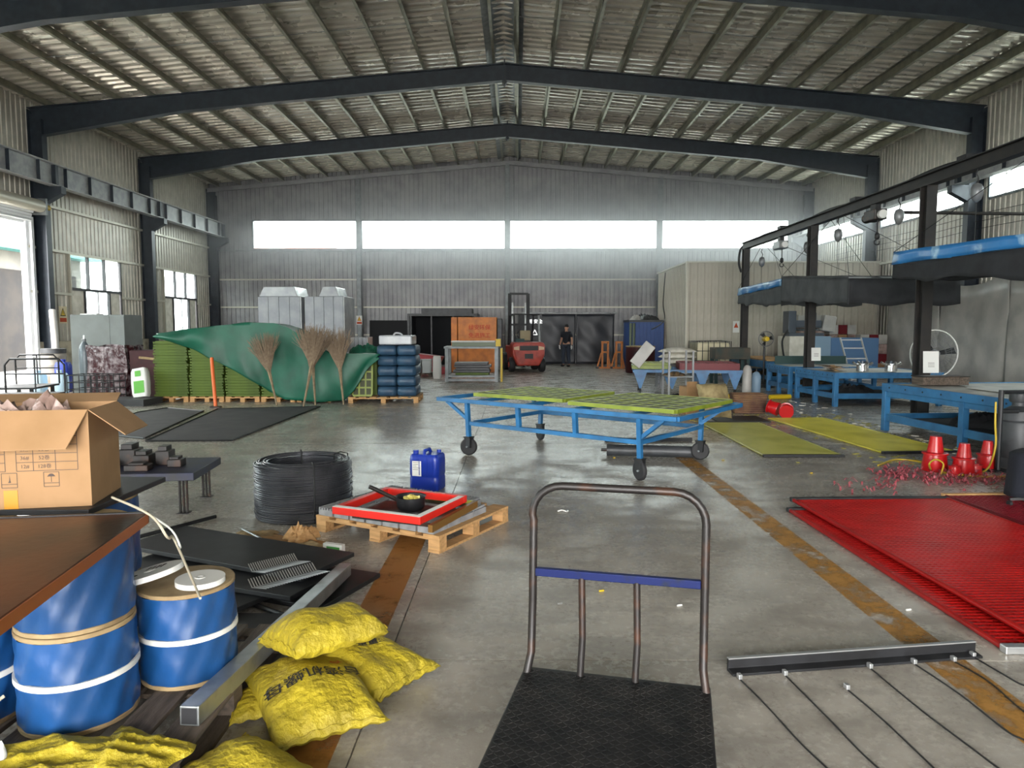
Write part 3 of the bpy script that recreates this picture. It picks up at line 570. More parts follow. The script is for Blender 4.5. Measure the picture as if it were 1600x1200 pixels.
for i, (px, py, n) in enumerate(((385,893,22),(385,918,26))):
    a = G(px+8,py,.16); b_ = G(px+(82 if i == 0 else 112),py-(18 if i == 0 else 28),.16); t = thing('chevron_strips','silver V shaped clip strips, %s row of the two' % ('far' if i == 0 else 'near'),'clip strips',(0,0,0))
    for k in range(n):
        c = a+(b_-a)*(k/n); w_ = Vector((.055,.03,0)); MB().add([c+Vector((-.04,.05,.03)),c+Vector((-.034,.05,.03)),c+Vector((0,0,0)),c+Vector((.006,0,0)),c+Vector((.09,-.03,.004)),c+Vector((.096,-.03,.004))],[(0,1,3,2),(2,3,5,4)]).build('clip','silver',t,sol=.003)
for i, (a, b_, r_) in enumerate((((205,842),(337,807),.016),((240,905),(330,960),.012),((370,935),(455,965),.014))):
    tag(MB().tube([G(*a,.02),G(*b_,.02)],r_,8).build('steel_rod','black_steel',smooth=50),['thin black steel rod on the floor beside the blue bench','short dark rod among the black sheets behind the reels','short dark rod beside the square tube'][i],'rod')
for i,(x,y,w_,l_,rz,mt,lb) in enumerate(((440,850,.62,.34,-25,'cardboard_in','torn flat brown cardboard in front of the wire coil'),(400,838,.3,.2,10,'wood_reel','small torn paper sheet at the left of the cardboard'),(487,858,.34,.2,-35,'wood_reel','curled paper scrap at the pallet corner'))):
    g = G(x,y,.0); crumple('cardboard_scrap',lb,'cardboard',(g.x,g.y,.001+i*.004),w_,l_,.045,mt,R(rz),20+i,rag=.1,k=2)
g = G(472,838,.05); crumple('tan_cloth','crumpled tan cloth lying on the torn cardboard','cloth',(g.x,g.y,.03),.22,.16,.13,'wood_pale',.3,31,rag=.2)
g = G(522,862,.0); t = thing('small_carton','small white and green carton by the pallet corner','box',(g.x,g.y,0),R(-20)); MB().box(-.08,.08,-.02,.02,0,.06).build('carton','paper',t); MB().box(-.05,.06,-.0212,-.0204,.015,.042).build('green_print',mat('print_green','3f8a3c',.6),t)
tag(MB().tube([G(378,826,.07),G(440,858,.06),G(480,878,.05)],.008,8).build('steel_rod','galv'),'bright steel rod lying over the torn cardboard','rod')
# ---- blue bench with mould blocks
t = thing('low_bench','low navy blue steel bench carrying dark mould blocks','bench',(-3.45,6.35,0),R(6)); MB().box(-.75,.62,-.38,.38,.30,.37).build('bench_top',mat('navy_paint','161c3a',.5,0,'1a1a22',8),t,bev=.005)
for x in (-.65,.50):
    for y in (-.30,.30): MB().box(x-.05,x+.05,y-.05,y+.05,0,.006).build('foot_plate','rust_dark',t); [MB().cyl((x+dx,y,.005),(x+dx,y,.301),.012,n=8).build('leg','rust_dark',t) for dx in (-.03,.0,.03)]
for i, (x, y, w_, d_, h_) in enumerate(((-.50,.1,.16,.2,.20),(-.30,.05,.16,.18,.16),(-.11,.1,.15,.2,.19),(.06,.02,.14,.18,.14),(.21,.1,.12,.16,.17),(.36,.0,.12,.14,.09),(-.2,-.2,.2,.14,.08),(.12,-.2,.2,.13,.07))):
    o = thing('mould_block',['tallest dark steel mould block at the left of the navy bench','square dark mould block second on the navy bench','stepped dark mould block third on the navy bench','low dark mould block at the middle of the navy bench','narrow dark mould block near the bench end','small dark mould block at the right end of the bench','flat dark mould block at the bench front left','flat dark mould block at the bench front right'][i],'mould block',(-3.45+x,6.35+y,.3705),R(6)); MB().box(-w_/2,w_/2,-d_/2,d_/2,0,h_*.75).build('block_body','rust_dark',o,bev=.006); MB().box(-w_*.35,w_*.3,-d_*.4,d_*.4,h_*.75,h_).build('block_step','rust_dark',o,bev=.004)
# ---- wire coil
t = thing('wire_coil','big upright coil of dark grey steel wire beside the small pallet','wire coil',(-1.86,6.1,0)); m = MB(); rr_ = random.Random(3)
def ring(r, z, tilt, ph, n=56, wr=.0055):
    m.tube([( (r+.004*math.sin(3*a+ph))*math.cos(a),(r+.004*math.sin(3*a+ph))*math.sin(a),z+tilt*math.sin(a+ph)) for a in [2*math.pi*k/n for k in range(n)]],wr,5,closed=True)
for k in range(42): ring(.405+rr_.uniform(-.008,.008),.014+k*.0108,rr_.uniform(-.006,.006),rr_.uniform(0,6))
for k in range(20): ring(.30+rr_.uniform(-.01,.01),.03+k*.022,rr_.uniform(-.008,.008),rr_.uniform(0,6))
for k in range(10): ring(.30+k*.0115,.468+rr_.uniform(-.008,.012),rr_.uniform(-.01,.01),rr_.uniform(0,6))
o = m.build('wire_strands','wire_dark',t,smooth=60); o['kind'] = 'stuff'
MB().lathe([(.312,.02),(.395,.02),(.395,.455),(.312,.455),(.312,.02)],48,cap=False).build('inner_windings','wire_dark',t,smooth=40)
for a in (R(-62),R(40),R(110)):
    cx, sx = math.cos(a), math.sin(a); MB().tube([(x*cx,x*sx,z) for x,z in ((.285,.3),(.285,.49),(.35,.505),(.42,.485),(.422,.25),(.415,.08),(.40,.01))],.006,6).build('tie_wire','cable',t,smooth=60)
# ---- small pallet, pads, red frame, pot
PA = R(-29); PC = Vector((-.84,5.71,0)); pallet('pallet','pale new wooden pallet under the red frame',PC,PA,1.2,1.0,.13,'wood_pale',6)
pm = Matrix.Rotation(PA,3,'Z'); pad0 = None
for i in range(7):
    for j in range(5):
        LBP = 'grey ribbed pad, %s from the left in the %s row on the pale pallet' % (('first','second','third','fourth','fifth','sixth','seventh')[i],('front','second','middle','fourth','back')[j])
        lc = PC+pm@Vector((-.51+i*.163,-.40+j*.185,.1305))
        if i == 6 and j == 4: continue
        if pad0 is None:
            pad0 = thing('grey_pad',LBP,'pad',lc,PA,'grey ribbed pads on the pale pallet'); pad0.location = lc
            MB().box(-.072,.072,-.085,.085,0,.045).build('pad_body','block_grey',pad0); [MB().box(-.07+q*.0285,-.056+q*.0285,-.086,.086,.045,.062).build('rib','block_grey',pad0) for q in range(5)]
        else: dup(pad0,lc,PA,LBP)
FA = R(-23); FC = Vector((-.88,5.33,.192)); t = thing('dark_tray','dark brown panel in an olive edge under the red frame','panel',FC,FA+.03); MB().box(-.30,.44,-.22,.42,.001,.03).build('panel','rust_dark',t); MB().box(.41,.445,-.34,.42,.002,.055).build('edge_bar',mat('amber','6b4a1a',.4),t); MB().box(-.30,.44,.40,.42,.002,.055).build('edge_bar','olive',t)
t = thing('red_tray','bright red square steel frame lying on the pale pallet','frame',FC+Vector((0,0,.057)),FA)  # open square of bars, no tray bottom
for a_ in ((-.375,.375,-.36,-.31),(-.375,.375,.31,.36)): MB().box(*a_,0,.055).build('frame_bar','red_frame',t,bev=.004)
for a_ in ((-.375,-.325,-.31,.31),(.325,.375,-.31,.31)): MB().box(*a_,0,.055).build('frame_bar','red_frame',t,bev=.004)
for a_ in ((-.374,.374,-.359,-.311),(-.374,-.326,-.31,.31),(.326,.374,-.31,.31)): MB().box(*a_,.0552,.0566).build('white_top_strip','paper',t) if a_[0] > .3 or a_[3] < 0 else None
pp = FC+Vector((.06,.06,.0305)); t = thing('melting_pot','black steel pot of yellow resin chunks standing inside the red frame','pot',pp); MB().lathe([(.085,0),(.105,.02),(.112,.10),(.118,.105),(.106,.10),(.10,.07),(.02,.065)],28).build('pot_body','black_steel',t,smooth=40)
for k in range(9): MB().obox((.06*math.cos(k*2.4)*(k/9)**.5,.06*math.sin(k*2.4)*(k/9)**.5,.083),(.035,.03,.03),(k,k*2,k)).build('resin_chunk',mat('resin','c9b95a',.5) if k == 0 else 'resin',t)
MB().tube([(-.10,.0,.07),(-.20,-.06,.14),(-.30,-.10,.20)],.016,10).build('handle','rust_dark',t,smooth=50)
tag(MB().cyl(FC+Vector((-.18,-.16,.045)),FC+Vector((.2,-.12,.045)),.013,n=10).build('steel_rod','black_steel',smooth=40),'short black rod lying inside the red frame','rod')
tag(MB().cyl(FC+Vector((-.24,-.19,.042)),FC+Vector((-.10,-.155,.042)),.011,n=10).build('chisel','silver',smooth=40),'short silver chisel lying inside the red frame','chisel')
# ---- blue jerrican
g = G(666,768); t = thing('jerrican','blue plastic jerrican with white label behind the red frame','jerrican',(g.x,g.y+.13,0),R(-14))
def rrect(w_, d_, r_, n=5): return [(sx*(w_/2-r_)+r_*math.cos(a),sy*(d_/2-r_)+r_*math.sin(a)) for sx,sy,a0 in ((1,1,0),(-1,1,90),(-1,-1,180),(1,-1,270)) for a in [R(a0+90*k/n) for k in range(n+1)]]
m = MB(); lv = [(0,.94),(.012,1),(.12,1),(.13,.975),(.15,.975),(.16,1),(.30,1),(.345,.97),(.365,.86)]; ps = rrect(.31,.25,.045); n = len(ps)
m.add([(x*s_,y*s_,z) for z,s_ in lv for x,y in ps],[(i*n+k,i*n+(k+1)%n,(i+1)*n+(k+1)%n,(i+1)*n+k) for i in range(len(lv)-1) for k in range(n)]+[tuple(range(n-1,-1,-1)),tuple(range((len(lv)-1)*n,len(lv)*n))]); m.build('body','plastic_blue',t,smooth=40)
MB().tube([(.0,-.09,.36),(.0,-.08,.40),(.0,.05,.40),(.0,.09,.36)],.017,10).build('carry_handle','plastic_blue',t,smooth=50); MB().cyl((-.10,-.06,.36),(-.10,-.06,.40),.028,n=16).build('cap','plastic_blue',t,smooth=40); MB().cyl((.10,.06,.36),(.10,.06,.395),.022,n=16).build('cap','plastic_blue',t,smooth=40)
for x in (-.04,.04,.10): MB().box(x-.004,x+.004,-.128,-.124,.16,.33).build('moulded_rib','plastic_blue',t)
lb = MB().box(-.115,-.02,-.1275,-.1255,.15,.30).build('label','paper',t); m = MB(); [m.box(-.108,-.03-.02*(i%3),-.1285,-.1278,.285-i*.018,.289-i*.018) for i in range(5)]; m.build('label_print','print_ink',lb)
# ---- blue cart with green grids
CA = math.atan2(-1.5,1.91); CC = Vector((.82,8.82,0)); t = thing('transport_cart','blue steel tube cart on four black casters carrying two green grids','cart',CC,CA)
A, B_ = 1.22, .77; TL, TW, TZ, LZ = 1.68, .86, .70, .41; tb = .05
for s in (-1,1):
    MB().bar((-TL,s*TW,TZ),(TL,s*TW,TZ),tb,tb).build('top_rail','cart_blue',t,bev=.004); MB().bar((-A,s*B_,LZ),(A,s*B_,LZ),tb,tb).build('lower_rail','cart_blue',t,bev=.004)
    MB().bar((s*TL,-TW,TZ),(s*TL,TW,TZ),tb,tb).build('top_rail','cart_blue',t,bev=.004); MB().bar((s*A,-B_,LZ),(s*A,B_,LZ),tb,tb).build('lower_rail','cart_blue',t,bev=.004)
    for x in (-A,-A/3,A/3,A): MB().bar((x,s*B_,.24 if abs(x) > 1 else LZ),(x,s*(B_+.03),TZ),tb,tb).build('post','cart_blue',t)
    for e in (-1,1):
        MB().bar((e*A,s*B_,LZ+.04),(e*(TL-.15),s*(TW-.02),TZ-.02),.04,.04).build('brace','cart_blue',t)
        x, y = e*A, s*B_; c = MB().box(x-.05,x+.05,y-.05,y+.05,.225,.24).build('caster_plate','black_steel',t)
        MB().prism([(-.045,.10),(.045,.10),(.05,.225),(-.05,.225)],lambda u,v,q_: (x+u,y-.035+.07*q_,v)).build('caster_fork','black_steel',t)
        w_ = MB().lathe([(.03,-.022),(.095,-.025),(.11,-.012),(.11,.012),(.095,.025),(.03,.022)],24).build('wheel','rubber',t,smooth=40); w_.location = (x,y,.11); w_.rotation_euler = (R(90),0,R(25)*e*s)
        MB().cyl((x,y-.05,.11),(x,y+.05,.11),.012,n=8).build('axle','grey_steel',t)
for x in (-1.1,-.35,.35,1.1): MB().bar((x,-TW,TZ-.005),(x,TW,TZ-.005),.04,.04).build('cross_bar','cart_blue',t)
def gridpanel(label, loc, rz, w, l, h, nx, ny, mt, cat='grid panel', group=None, tilt=None):
    t = thing('grid_panel',label,cat,loc,rot=tilt or (0,0,rz),group=group)
    for s in (-1,1): MB().box(-w/2,w/2,s*l/2-.02,s*l/2+.02,0,h).build('frame_bar',mt,t); MB().box(s*w/2-.02,s*w/2+.02,-l/2+.02,l/2-.02,0,h).build('frame_bar',mt,t)
    for i in range(1,nx): x = -w/2+w*i/nx; MB().box(x-.017,x+.017,-l/2,l/2,h*.86,h*.97).build('grid_bar',mt,t)
    for i in range(1,ny): y = -l/2+l*i/ny; MB().box(-w/2,w/2,y-.017,y+.017,h*.86,h*.96).build('grid_bar',mt,t)
    MB().box(-w/2+.02,w/2-.02,-l/2+.02,l/2-.02,h*.80,h*.85).build('dark_infill','infill_dark',t)
    return t
cm = Matrix.Rotation(CA,3,'Z')
gridpanel('olive green grid panel at the far left end of the blue cart',CC+cm@Vector((-.70,.16,TZ+.0265)),CA+R(2),1.38,1.26,.044,7,6,'grid_green'); gridpanel('olive green grid panel at the near right end of the blue cart',CC+cm@Vector((.90,.08,TZ+.0265)),CA-R(2),1.36,1.42,.044,7,7,'grid_green')
# pipe on the floor under the cart
a = G(948,712,.0); b_ = G(1098,716,0); t = thing('steel_roller','dark grey steel roller lying on the floor behind the blue cart','roller',(a.x,a.y,.075),math.atan2(b_.y-a.y,b_.x-a.x)); L0 = (b_-a).length; MB().cyl((0,0,0),(L0,0,0),.073,n=24).build('tube','dark_grey',t,smooth=40); [MB().cyl((x0,0,0),(x1,0,0),.02,n=10).build('shaft_end','rust_dark',t) for x0,x1 in ((-.07,0),(L0,L0+.07))]
a = G(945,690,0); tag(MB().bar((a.x,a.y,.026),(a.x+1.25,a.y+.05,.026),.05,.05).build('steel_bar','black_steel'),'black square bar on the floor behind the steel roller','steel bar')
# ================================================================== RIGHT WORK AREA
mat('table_blue', '2f6c99', .45, 0, '275a82', 5); mat('table_top', 'b9b6ac', .5, 0, '8f8c84', 3); mat('tarp_blue', '2d76b4', .35, 0, '9fc3dc', 2.2, lo=.58, hi=.66, bump=.4, bscale=5)  # pale patches of the blue tarp are highlights put into the colour
mat('tarp_dark', '26282c', .8, 0, '1b1c20', 4, bump=.3, bscale=8); mat('tarp_grey', '4a4c4e', .8, 0, '3c3e40', 3, bump=.3, bscale=6); mat('post_dark', '1e1d1d', .55, .1, '2a2623', 6)
mat('film_white', 'b3b0aa', .4, 0, '9c9a95', 2, bump=.3, bscale=4); mat('chrome', 'c9c9c9', .18, .9); mat('green_dark', '1e3a38', .6); mat('machine_grey', '4a525c', .4, .3); mat('pale_blue', '7e97ac', .5); mat('mid_blue', '4d6f95', .5)
mat('fan_grey', '77797b', .4, .4); mat('orange', 'c6721c', .5, 0, 'a85f18', 4); mat('forklift_red', 'a83a2c', .4, 0, '8e3126', 6); mat('skin', 'b58a72', .6); mat('hair', '15120f', .7); mat('shirt', '151922', .85); mat('trousers', '2a3240', .85); mat('maroon', '3c1418', .55, 0, '300f13', 5, spec=.3)
def table(name, label, c, rz, w, l, h, shelf=.16):
    t = thing(name,label,'work table',(c[0],c[1],0),rz,'blue steel work tables along the right aisle')     # origin at aisle-side near corner; x to the right, y away
    MB().box(.05,w-.05,.05,l-.05,h-.03,h-.012).build('top_plate','table_top',t)
    for x0,x1,y0,y1 in ((0,w,0,.05),(0,w,l-.05,l),(0,.05,.05,l-.05),(w-.05,w,.05,l-.05)): MB().box(x0,x1,y0,y1,h-.12,h).build('top_rail','table_blue',t,bev=.004)
    MB().box(.02,.06,.03,l-.03,h-.20,h-.125).build('apron','table_blue',t)
    for y in (.05,l*.5,l-.05):
        for x in (.05,w-.05): MB().box(x-.045,x+.045,y-.045,y+.045,0,h-.12).build('leg','table_blue',t,bev=.004)
    for x in (.03,w-.07): MB().box(x,x+.04,.1,l-.1,shelf,shelf+.11).build('lower_rail','table_blue',t)
    for y in (.03,l-.07): MB().box(.1,w-.1,y,y+.04,shelf,shelf+.11).build('lower_rail','table_blue',t)
    MB().box(.08,w-.08,.08,l-.08,shelf+.02,shelf+.03).build('shelf_plate','black_matte',t)
    for y in [l*(k+.5)/9 for k in range(9)]: MB().cyl((-.004,y,h-.06),(.002,y,h-.06),.014,n=8).build('bolt','black',t)
    return t
table('work_table','nearest blue steel work table with pale top at the right picture edge',(6.1,7.75),R(5.5),2.5,3.5,.75)
table('work_table','middle blue work table carrying two chrome pots',(6.50,14.55),R(3),2.3,1.86,.70); table('work_table','low blue table continuing behind the middle one',(6.45,16.85),R(1),2.1,1.5,.70); table('work_table','farthest blue work table in front of the pale machine cabinet',(7.0,19.75),R(1),1.3,3.9,.68)
# clutter on and under the tables
b = thing('wooden_box','dark brown wooden box on the far end of the nearest blue table','box',(6.45,10.85,.7555),R(4)); MB().box(-.36,.36,-.14,.14,0,.12).build('box_body','wood_grey',b,bev=.004); MB().box(-.37,.37,-.15,.15,.1205,.135).build('lid','rust_dark',b)
tag(MB().box(6.5,8.0,8.6,10.3,.7505,.758).build('steel_plate','film_white'),'pale flat sheet lying on the nearest blue table','sheet')
mat('waste_brown', '6a5234', .85, 0, '2c241a', 9, lo=.4, hi=.6, bump=.4); mat('waste_white', 'c3c0b6', .7)
for i, (x, y, z, w_, l_, h_, mt, lb) in enumerate(((6.7,8.6,.191,.8,.9,.22,'waste_brown','heap of brown offcuts on the near end of the nearest table shelf'),(6.9,10.3,.191,.9,.9,.25,'black_matte','black plastic heap on the far end of the nearest table shelf'),(7.2,9.5,.191,.7,.6,.20,'waste_brown','low brown heap in the middle of the nearest table shelf'),(7.3,15.4,.191,.8,.8,.24,'black_matte','black sacking heap under the middle blue table'),(7.3,17.6,.191,.7,.8,.22,'waste_brown','brown offcut heap at the far end under the middle table'),(7.65,21.6,.191,.8,1.2,.2,'waste_brown','offcut heap under the farthest blue table'))):
    crumple('scrap_heap',lb,'scrap heap',(x,y,z),w_,l_,h_,mt,i,60+i,rag=.12,k=5)
m = MB()
for i in range(60): m.obox((5.9+rnd.uniform(-.6,.35),8.2+i*.15,.006),(rnd.uniform(.03,.13),rnd.uniform(.02,.05),.008),(0,0,rnd.uniform(0,3)))
o = m.build('plastic_offcuts','waste_white'); o['kind'] = 'stuff'; tag(o,'white plastic offcuts littering the floor along the blue tables','offcuts')
for i, x in enumerate((7.3,7.9)):
    t = thing('chrome_pot','%s of the two chrome clamp pots on the middle blue table' % ('left' if i == 0 else 'right'),'pot',(x,15.05,.7005)); MB().lathe([(.12,0),(.12,.13),(.15,.14),(.15,.16),(.10,.17)],24).build('pot_body','chrome',t,smooth=40); [MB().cyl((.15*math.cos(a),.15*math.sin(a),.15),(.20*math.cos(a),.20*math.sin(a),.19),.025,n=8).build('clamp_knob','chrome',t) for a in [k*math.pi/4 for k in range(8)]]; MB().cyl((0,0,.17),(0,0,.22),.03,n=10).build('lid_knob','machine_grey',t)
tag(MB().box(6.6,8.4,18.2,18.24,.7,.90).build('back_board','green_dark'),'dark green board standing along the back of the middle table','board')
t = thing('strip_pile','pile of grey and cream strips on the middle blue table','strips',(6.85,15.5,.7005),R(6)); [MB().obox((rnd.uniform(-.12,.12),rnd.uniform(-.25,.25),.006+k*.009),(rnd.uniform(.4,.9),.09,.008),(0,0,R(rnd.uniform(60,100)))).build('strip',('film_white','waste_brown','wood_pale')[k%3],t) for k in range(12)]
tag(MB().box(7.08,8.1,20.2,23.2,.6805,.71).build('work_sheet','wood_pale'),'tan sheet covering the farthest blue table','sheet')
# ---- overhead rail on posts, hoists
t = thing('monorail','dark overhead monorail beam on three steel posts above the blue tables','monorail',(6.8,0,0))
for y in (12,16.6,21.4):
    p = MB(); p.box(-.085,.085,y-.11,y-.095,0,3.95); p.box(-.085,.085,y+.095,y+.11,0,3.95); p.box(-.012,.012,y-.1,y+.1,0,3.95); p.box(-.16,.16,y-.16,y+.16,0,.015); p.build('post','post_dark',t)
m = MB(); m.box(-.08,.08,3,21.7,3.95,3.965); m.box(-.08,.08,3,21.7,4.135,4.15); m.box(-.01,.01,3,21.7,3.96,4.14); m.build('rail_beam','post_dark',t)
MB().tube(hermite([(.1,y,4.17+.05*math.sin(y*1.7)) for y in (3,6,8,10,12,14,16,18,20,21.5)]+[(.0,21.9,4.0),(-.05,21.9,3.6),(0,21.8,3.3)]),.035,8).build('power_cable','black',t,smooth=60)
for y in (6,9,11,14.5,18.5): MB().box(-.10,.14,y-.12,y+.12,4.15,4.21).build('cable_clamp','black_steel',t)
for y0,y1,z in ((11.85,14.5,3.78),):
    pass
tag(MB().cyl((6.9,13.0,3.68),(12.5,13.4,3.68),.03,n=10).build('cross_pipe','post_dark',smooth=40),'horizontal steel pipe running from the monorail to the right wall','pipe')
for i, (y, z) in enumerate(((10.75,3.62),(12.9,3.60),(15.3,3.58),(16.9,3.5),(20.0,3.45))):
    t = thing('spring_balancer','grey spring balancer hanging from the monorail, number %s from the near end' % ('one','two','three','four','five')[i],'balancer',(6.8,y,z),0,'spring balancers on the monorail')
    MB().lathe([(.015,.13),(.06,.11),(.085,.04),(.085,-.03),(.06,-.11),(.015,-.15)],14).build('drum','fan_grey',t,smooth=50); MB().tube([(0,0,.12),(.02,0,.2),(-.02,0,.27),(0,0,.345)],.010,6).build('hanger','black_steel',t); MB().tube(hermite([(0,0,-.14),(0,0,-.7),(-.05,0,-1.0)]),.004,5).build('cable','cable',t)
for i, (y, mt) in enumerate(((13.75,'rust_dark'),(18.6,'fan_grey'))):
    t = thing('chain_hoist','electric chain hoist with hook on the monorail, %s one' % ('near reddish' if i == 0 else 'far grey'),'hoist',(6.8,y,3.70)); MB().box(-.12,.12,-.22,.22,-.06,.14).build('hoist_body',mt,t,bev=.02); MB().cyl((0,.22,.03),(0,.36,.03),.09,n=14).build('motor',mt,t,smooth=40); MB().cyl((0,-.22,.03),(0,-.3,.03),.08,n=14).build('end_cover','paper',t,smooth=40); MB().box(-.05,.05,-.1,.1,.14,.2505).build('trolley_block','black_steel',t)
    MB().cyl((0,-.1,-.06),(0,-.1,-.30),.012,n=6).build('chain','cable',t); MB().lathe([(.02,0),(.045,.03),(.045,.10),(.02,.13)],12,(0,-.1,-.42)).build('hook_block','black_steel',t,smooth=50); MB().tube([(.05*math.sin(a),-.1,-.47-.05*math.cos(a)+.0) for a in [R(k*30) for k in range(-5,5)]],.012,6).build('hook','black_steel',t)
# canopies
def canopy(label, X, y0, y1, w, zt0, zt1, zm0, zm1, zb0, zb1, top, skirt, front=None):
    t = thing('tarp_canopy',label,'canopy',(0,0,0))
    zt = lambda v: zt0+(zt1-zt0)*v; zm = lambda v: zm0+(zm1-zm0)*v; zb = lambda v: zb0+(zb1-zb0)*v
    wav = lambda v, k: .03*math.sin(v*14+k)+.015*math.sin(v*31+k)
    def side(x, fa, fb, sg): return lambda u, v: (x+sg*(.03*math.sin(u*23)*v), y0+(y1-y0)*u, fa(u)+(fb(u)-fa(u))*v+(wav(u,x)*v if fb is zb else .01*math.sin(u*17)))
    for x, sg in ((X,1),(X+w,-1)):
        MB().grid(side(x,zt,zm,sg),24,3).build('blue_fascia' if top == 'tarp_blue' else 'fascia',top,t,smooth=60,sol=.006); MB().grid(side(x+sg*.012,zm,zb,sg),28,5).build('hanging_skirt',skirt,t,smooth=60,sol=.006)
    for y, v in ((y0,0.),(y1,1.)):
        MB().grid(lambda a,b: (X+w*a, y+.03*math.sin(a*19)*b, zt(v)+(zm(v)-zt(v))*b),16,2).build('blue_fascia' if top == 'tarp_blue' else 'fascia',top if v else (front or top),t,smooth=60,sol=.006); MB().grid(lambda a,b: (X+w*a,y+.012+.04*math.sin(a*17)*b, zm(v)+(zb(v)-zm(v)+.03*math.sin(a*13))*b),18,4).build('hanging_skirt',front or skirt,t,smooth=60,sol=.006)
    MB().grid(lambda a,b: (X+w*a, y0+(y1-y0)*b, zt(b)+.02*math.sin(a*12)*math.sin(b*15)-.03*math.sin(a*3.14)),16,16).build('roof_sheet',top,t,smooth=60,sol=.006)
    for a,b in ((0,0),(0,1),(1,0),(1,1)): MB().cyl((X+w*a,y0+(y1-y0)*b,zt(b)),(6.8,(y0+y1)/2+(b-.5)*.6,3.95),.006,n=5).build('suspension_wire','cable',t)
    for v in (.0,.5,1.): MB().bar((X,y0+(y1-y0)*v,zt(v)-.03),(X+w,y0+(y1-y0)*v,zt(v)-.03),.03,.03).build('frame_tube','grey_steel',t)
canopy('blue tarpaulin canopy with black skirt hanging over the nearest work table',5.9,6.9,11.3,2.6,2.66,2.80,2.52,2.61,2.12,2.38,'tarp_blue','tarp_dark')
canopy('dark grey canopy hanging over the middle work table',6.3,13.66,17.1,2.12,2.60,2.84,2.56,2.80,2.06,2.24,'tarp_grey','tarp_grey','tarp_dark')  # front faces take a darker tarp, their shade put into the colour
canopy('small blue topped canopy hanging over the farthest work table',6.6,17.9,21.4,2.0,2.84,2.78,2.66,2.58,2.16,2.32,'tarp_blue','tarp_grey')
# notices on posts
for i, (x, y, z, w_, h_) in enumerate(((6.88,11.84,.87,.27,.36),(6.90,16.44,.86,.22,.30))):
    t = thing('paper_notice','white paper notice fixed to the %s monorail post' % ('near' if i == 0 else 'middle'),'notice',(x,y,z),rot=(R(-4),0,R(3))); MB().box(-w_/2,w_/2,-.002,0,0,h_).build('sheet','paper',t); m = MB(); [m.box(-.05,.06,-.003,-.0022,.1+k*.03,.108+k*.03) for k in range(3)]; m.build('handwriting','print_ink',t)
# industrial fan
def fan(label, c, r, mt='fan_grey', hub='fan_grey', stand=True, rz=0.):
    t = thing('pedestal_fan',label,'fan',(c[0],c[1],0),rz); z = c[2]; hd = MB()
    MB().tube([(r*math.cos(a),0,z+r*math.sin(a)) for a in [2*math.pi*k/40 for k in range(40)]],.012,6,closed=True).build('guard_ring','paper' if r > .3 else mt,t,smooth=60)
    m = MB()
    for k in range(36): a = 2*math.pi*k/36; m.tube([(r*math.cos(a),0,z+r*math.sin(a)),(.6*r*math.cos(a),-.09,z+.6*r*math.sin(a)),(.12*math.cos(a),-.12,z+.12*math.sin(a))],.0022,4)
    for q in (.35,.6,.85): m.tube([(q*r*math.cos(a),-.115+.1*max(0,q-.5)*1.6,z+q*r*math.sin(a)) for a in [2*math.pi*k/32 for k in range(32)]],.0022,4,closed=True)
    g = m.build('guard_wires',mt,t); g['kind'] = 'stuff'
    for k in range(3):
        a = 2*math.pi*k/3+.15; ca, sa = math.cos(a), math.sin(a); MB().add([Vector((ca*q-sa*w_,yy,z+sa*q+ca*w_)) for q,w_,yy in ((.08,-.03,-.02),(.08,.03,.02),(r*.88,.06,.03),(r*.88,-.05,-.03))],[(0,1,2,3)]).build('blade','black_steel',t,sol=.006)
    o = MB().lathe([(.02,-.08),(.06,-.07),(.075,0),(.075,.16),(.04,.2)],16).build('motor_hub',hub,t,smooth=50); o.rotation_euler = (R(-90),0,0); o.location = (0,-.02,z)
    if stand: MB().cyl((0,.12,.03),(0,.12,z),.025,n=10).build('pole','black_steel',t); MB().lathe([(.30,0),(.30,.03),(.05,.06)],24,(0,.12,0)).build('base','black_steel',t,smooth=40)
fan('large pedestal fan with white rim behind the nearest monorail post',(7.36,12.6,1.16),.42); fan('small wall fan with yellow hub beside the farthest table',(6.70,19.2,1.32),.20,hub='yellow')
# ladder, machine, cabinets
t = thing('step_ladder','pale metal step ladder leaning behind the chrome pots','ladder',(8.75,18.6,0)); [MB().bar((x,-.15,.0),(x-.18,.35,1.35),.035,.035).build('ladder_rail','silver',t) for x in (0,.55)]; [MB().bar((-.18*k/5,-.15+.5*k/5,1.35*k/5),(.55-.18*k/5,-.15+.5*k/5,1.35*k/5),.03,.03).build('rung','silver',t) for k in (1,2,3,4,4.8)]
t = thing('machine_cabinet','pale blue machine cabinet with grey drilling head behind the blue tables','machine',(9.75,22.9,0)); MB().box(-1.2,-.7,-.5,.5,0,1.35).build('cabinet_module','cream',t,bev=.01); MB().box(-.69,.1,-.5,.5,0,1.35).build('cabinet_module','pale_blue',t,bev=.01); MB().box(.11,1.6,-.5,.5,0,1.30).build('cabinet_module','mid_blue',t,bev=.01)
MB().box(-1.1,.0,-.2,.2,1.351,1.45).build('machine_bed','machine_grey',t); MB().box(-.95,-.1,-.25,.25,1.62,1.85).build('machine_head','machine_grey',t,bev=.02); MB().box(-1.15,-.9,-.25,.25,1.45,2.15).build('column_block','machine_grey',t,bev=.02); MB().cyl((-.9,0,1.56),(-.05,0,1.56),.04,n=12).build('guide_bar','chrome',t); MB().cyl((-.3,0,1.85),(-.3,0,2.1),.12,n=16).build('motor','machine_grey',t,smooth=40); MB().tube(hermite([(-1.1,-.2,1.6),(-1.35,-.3,1.2),(-1.3,-.4,.6)]),.03,8).build('cable_loop','black',t)
MB().obox((.15,-.1,1.75),(.4,.3,.5),(0,R(10),0)).build('control_box','film_white',t,bev=.03)
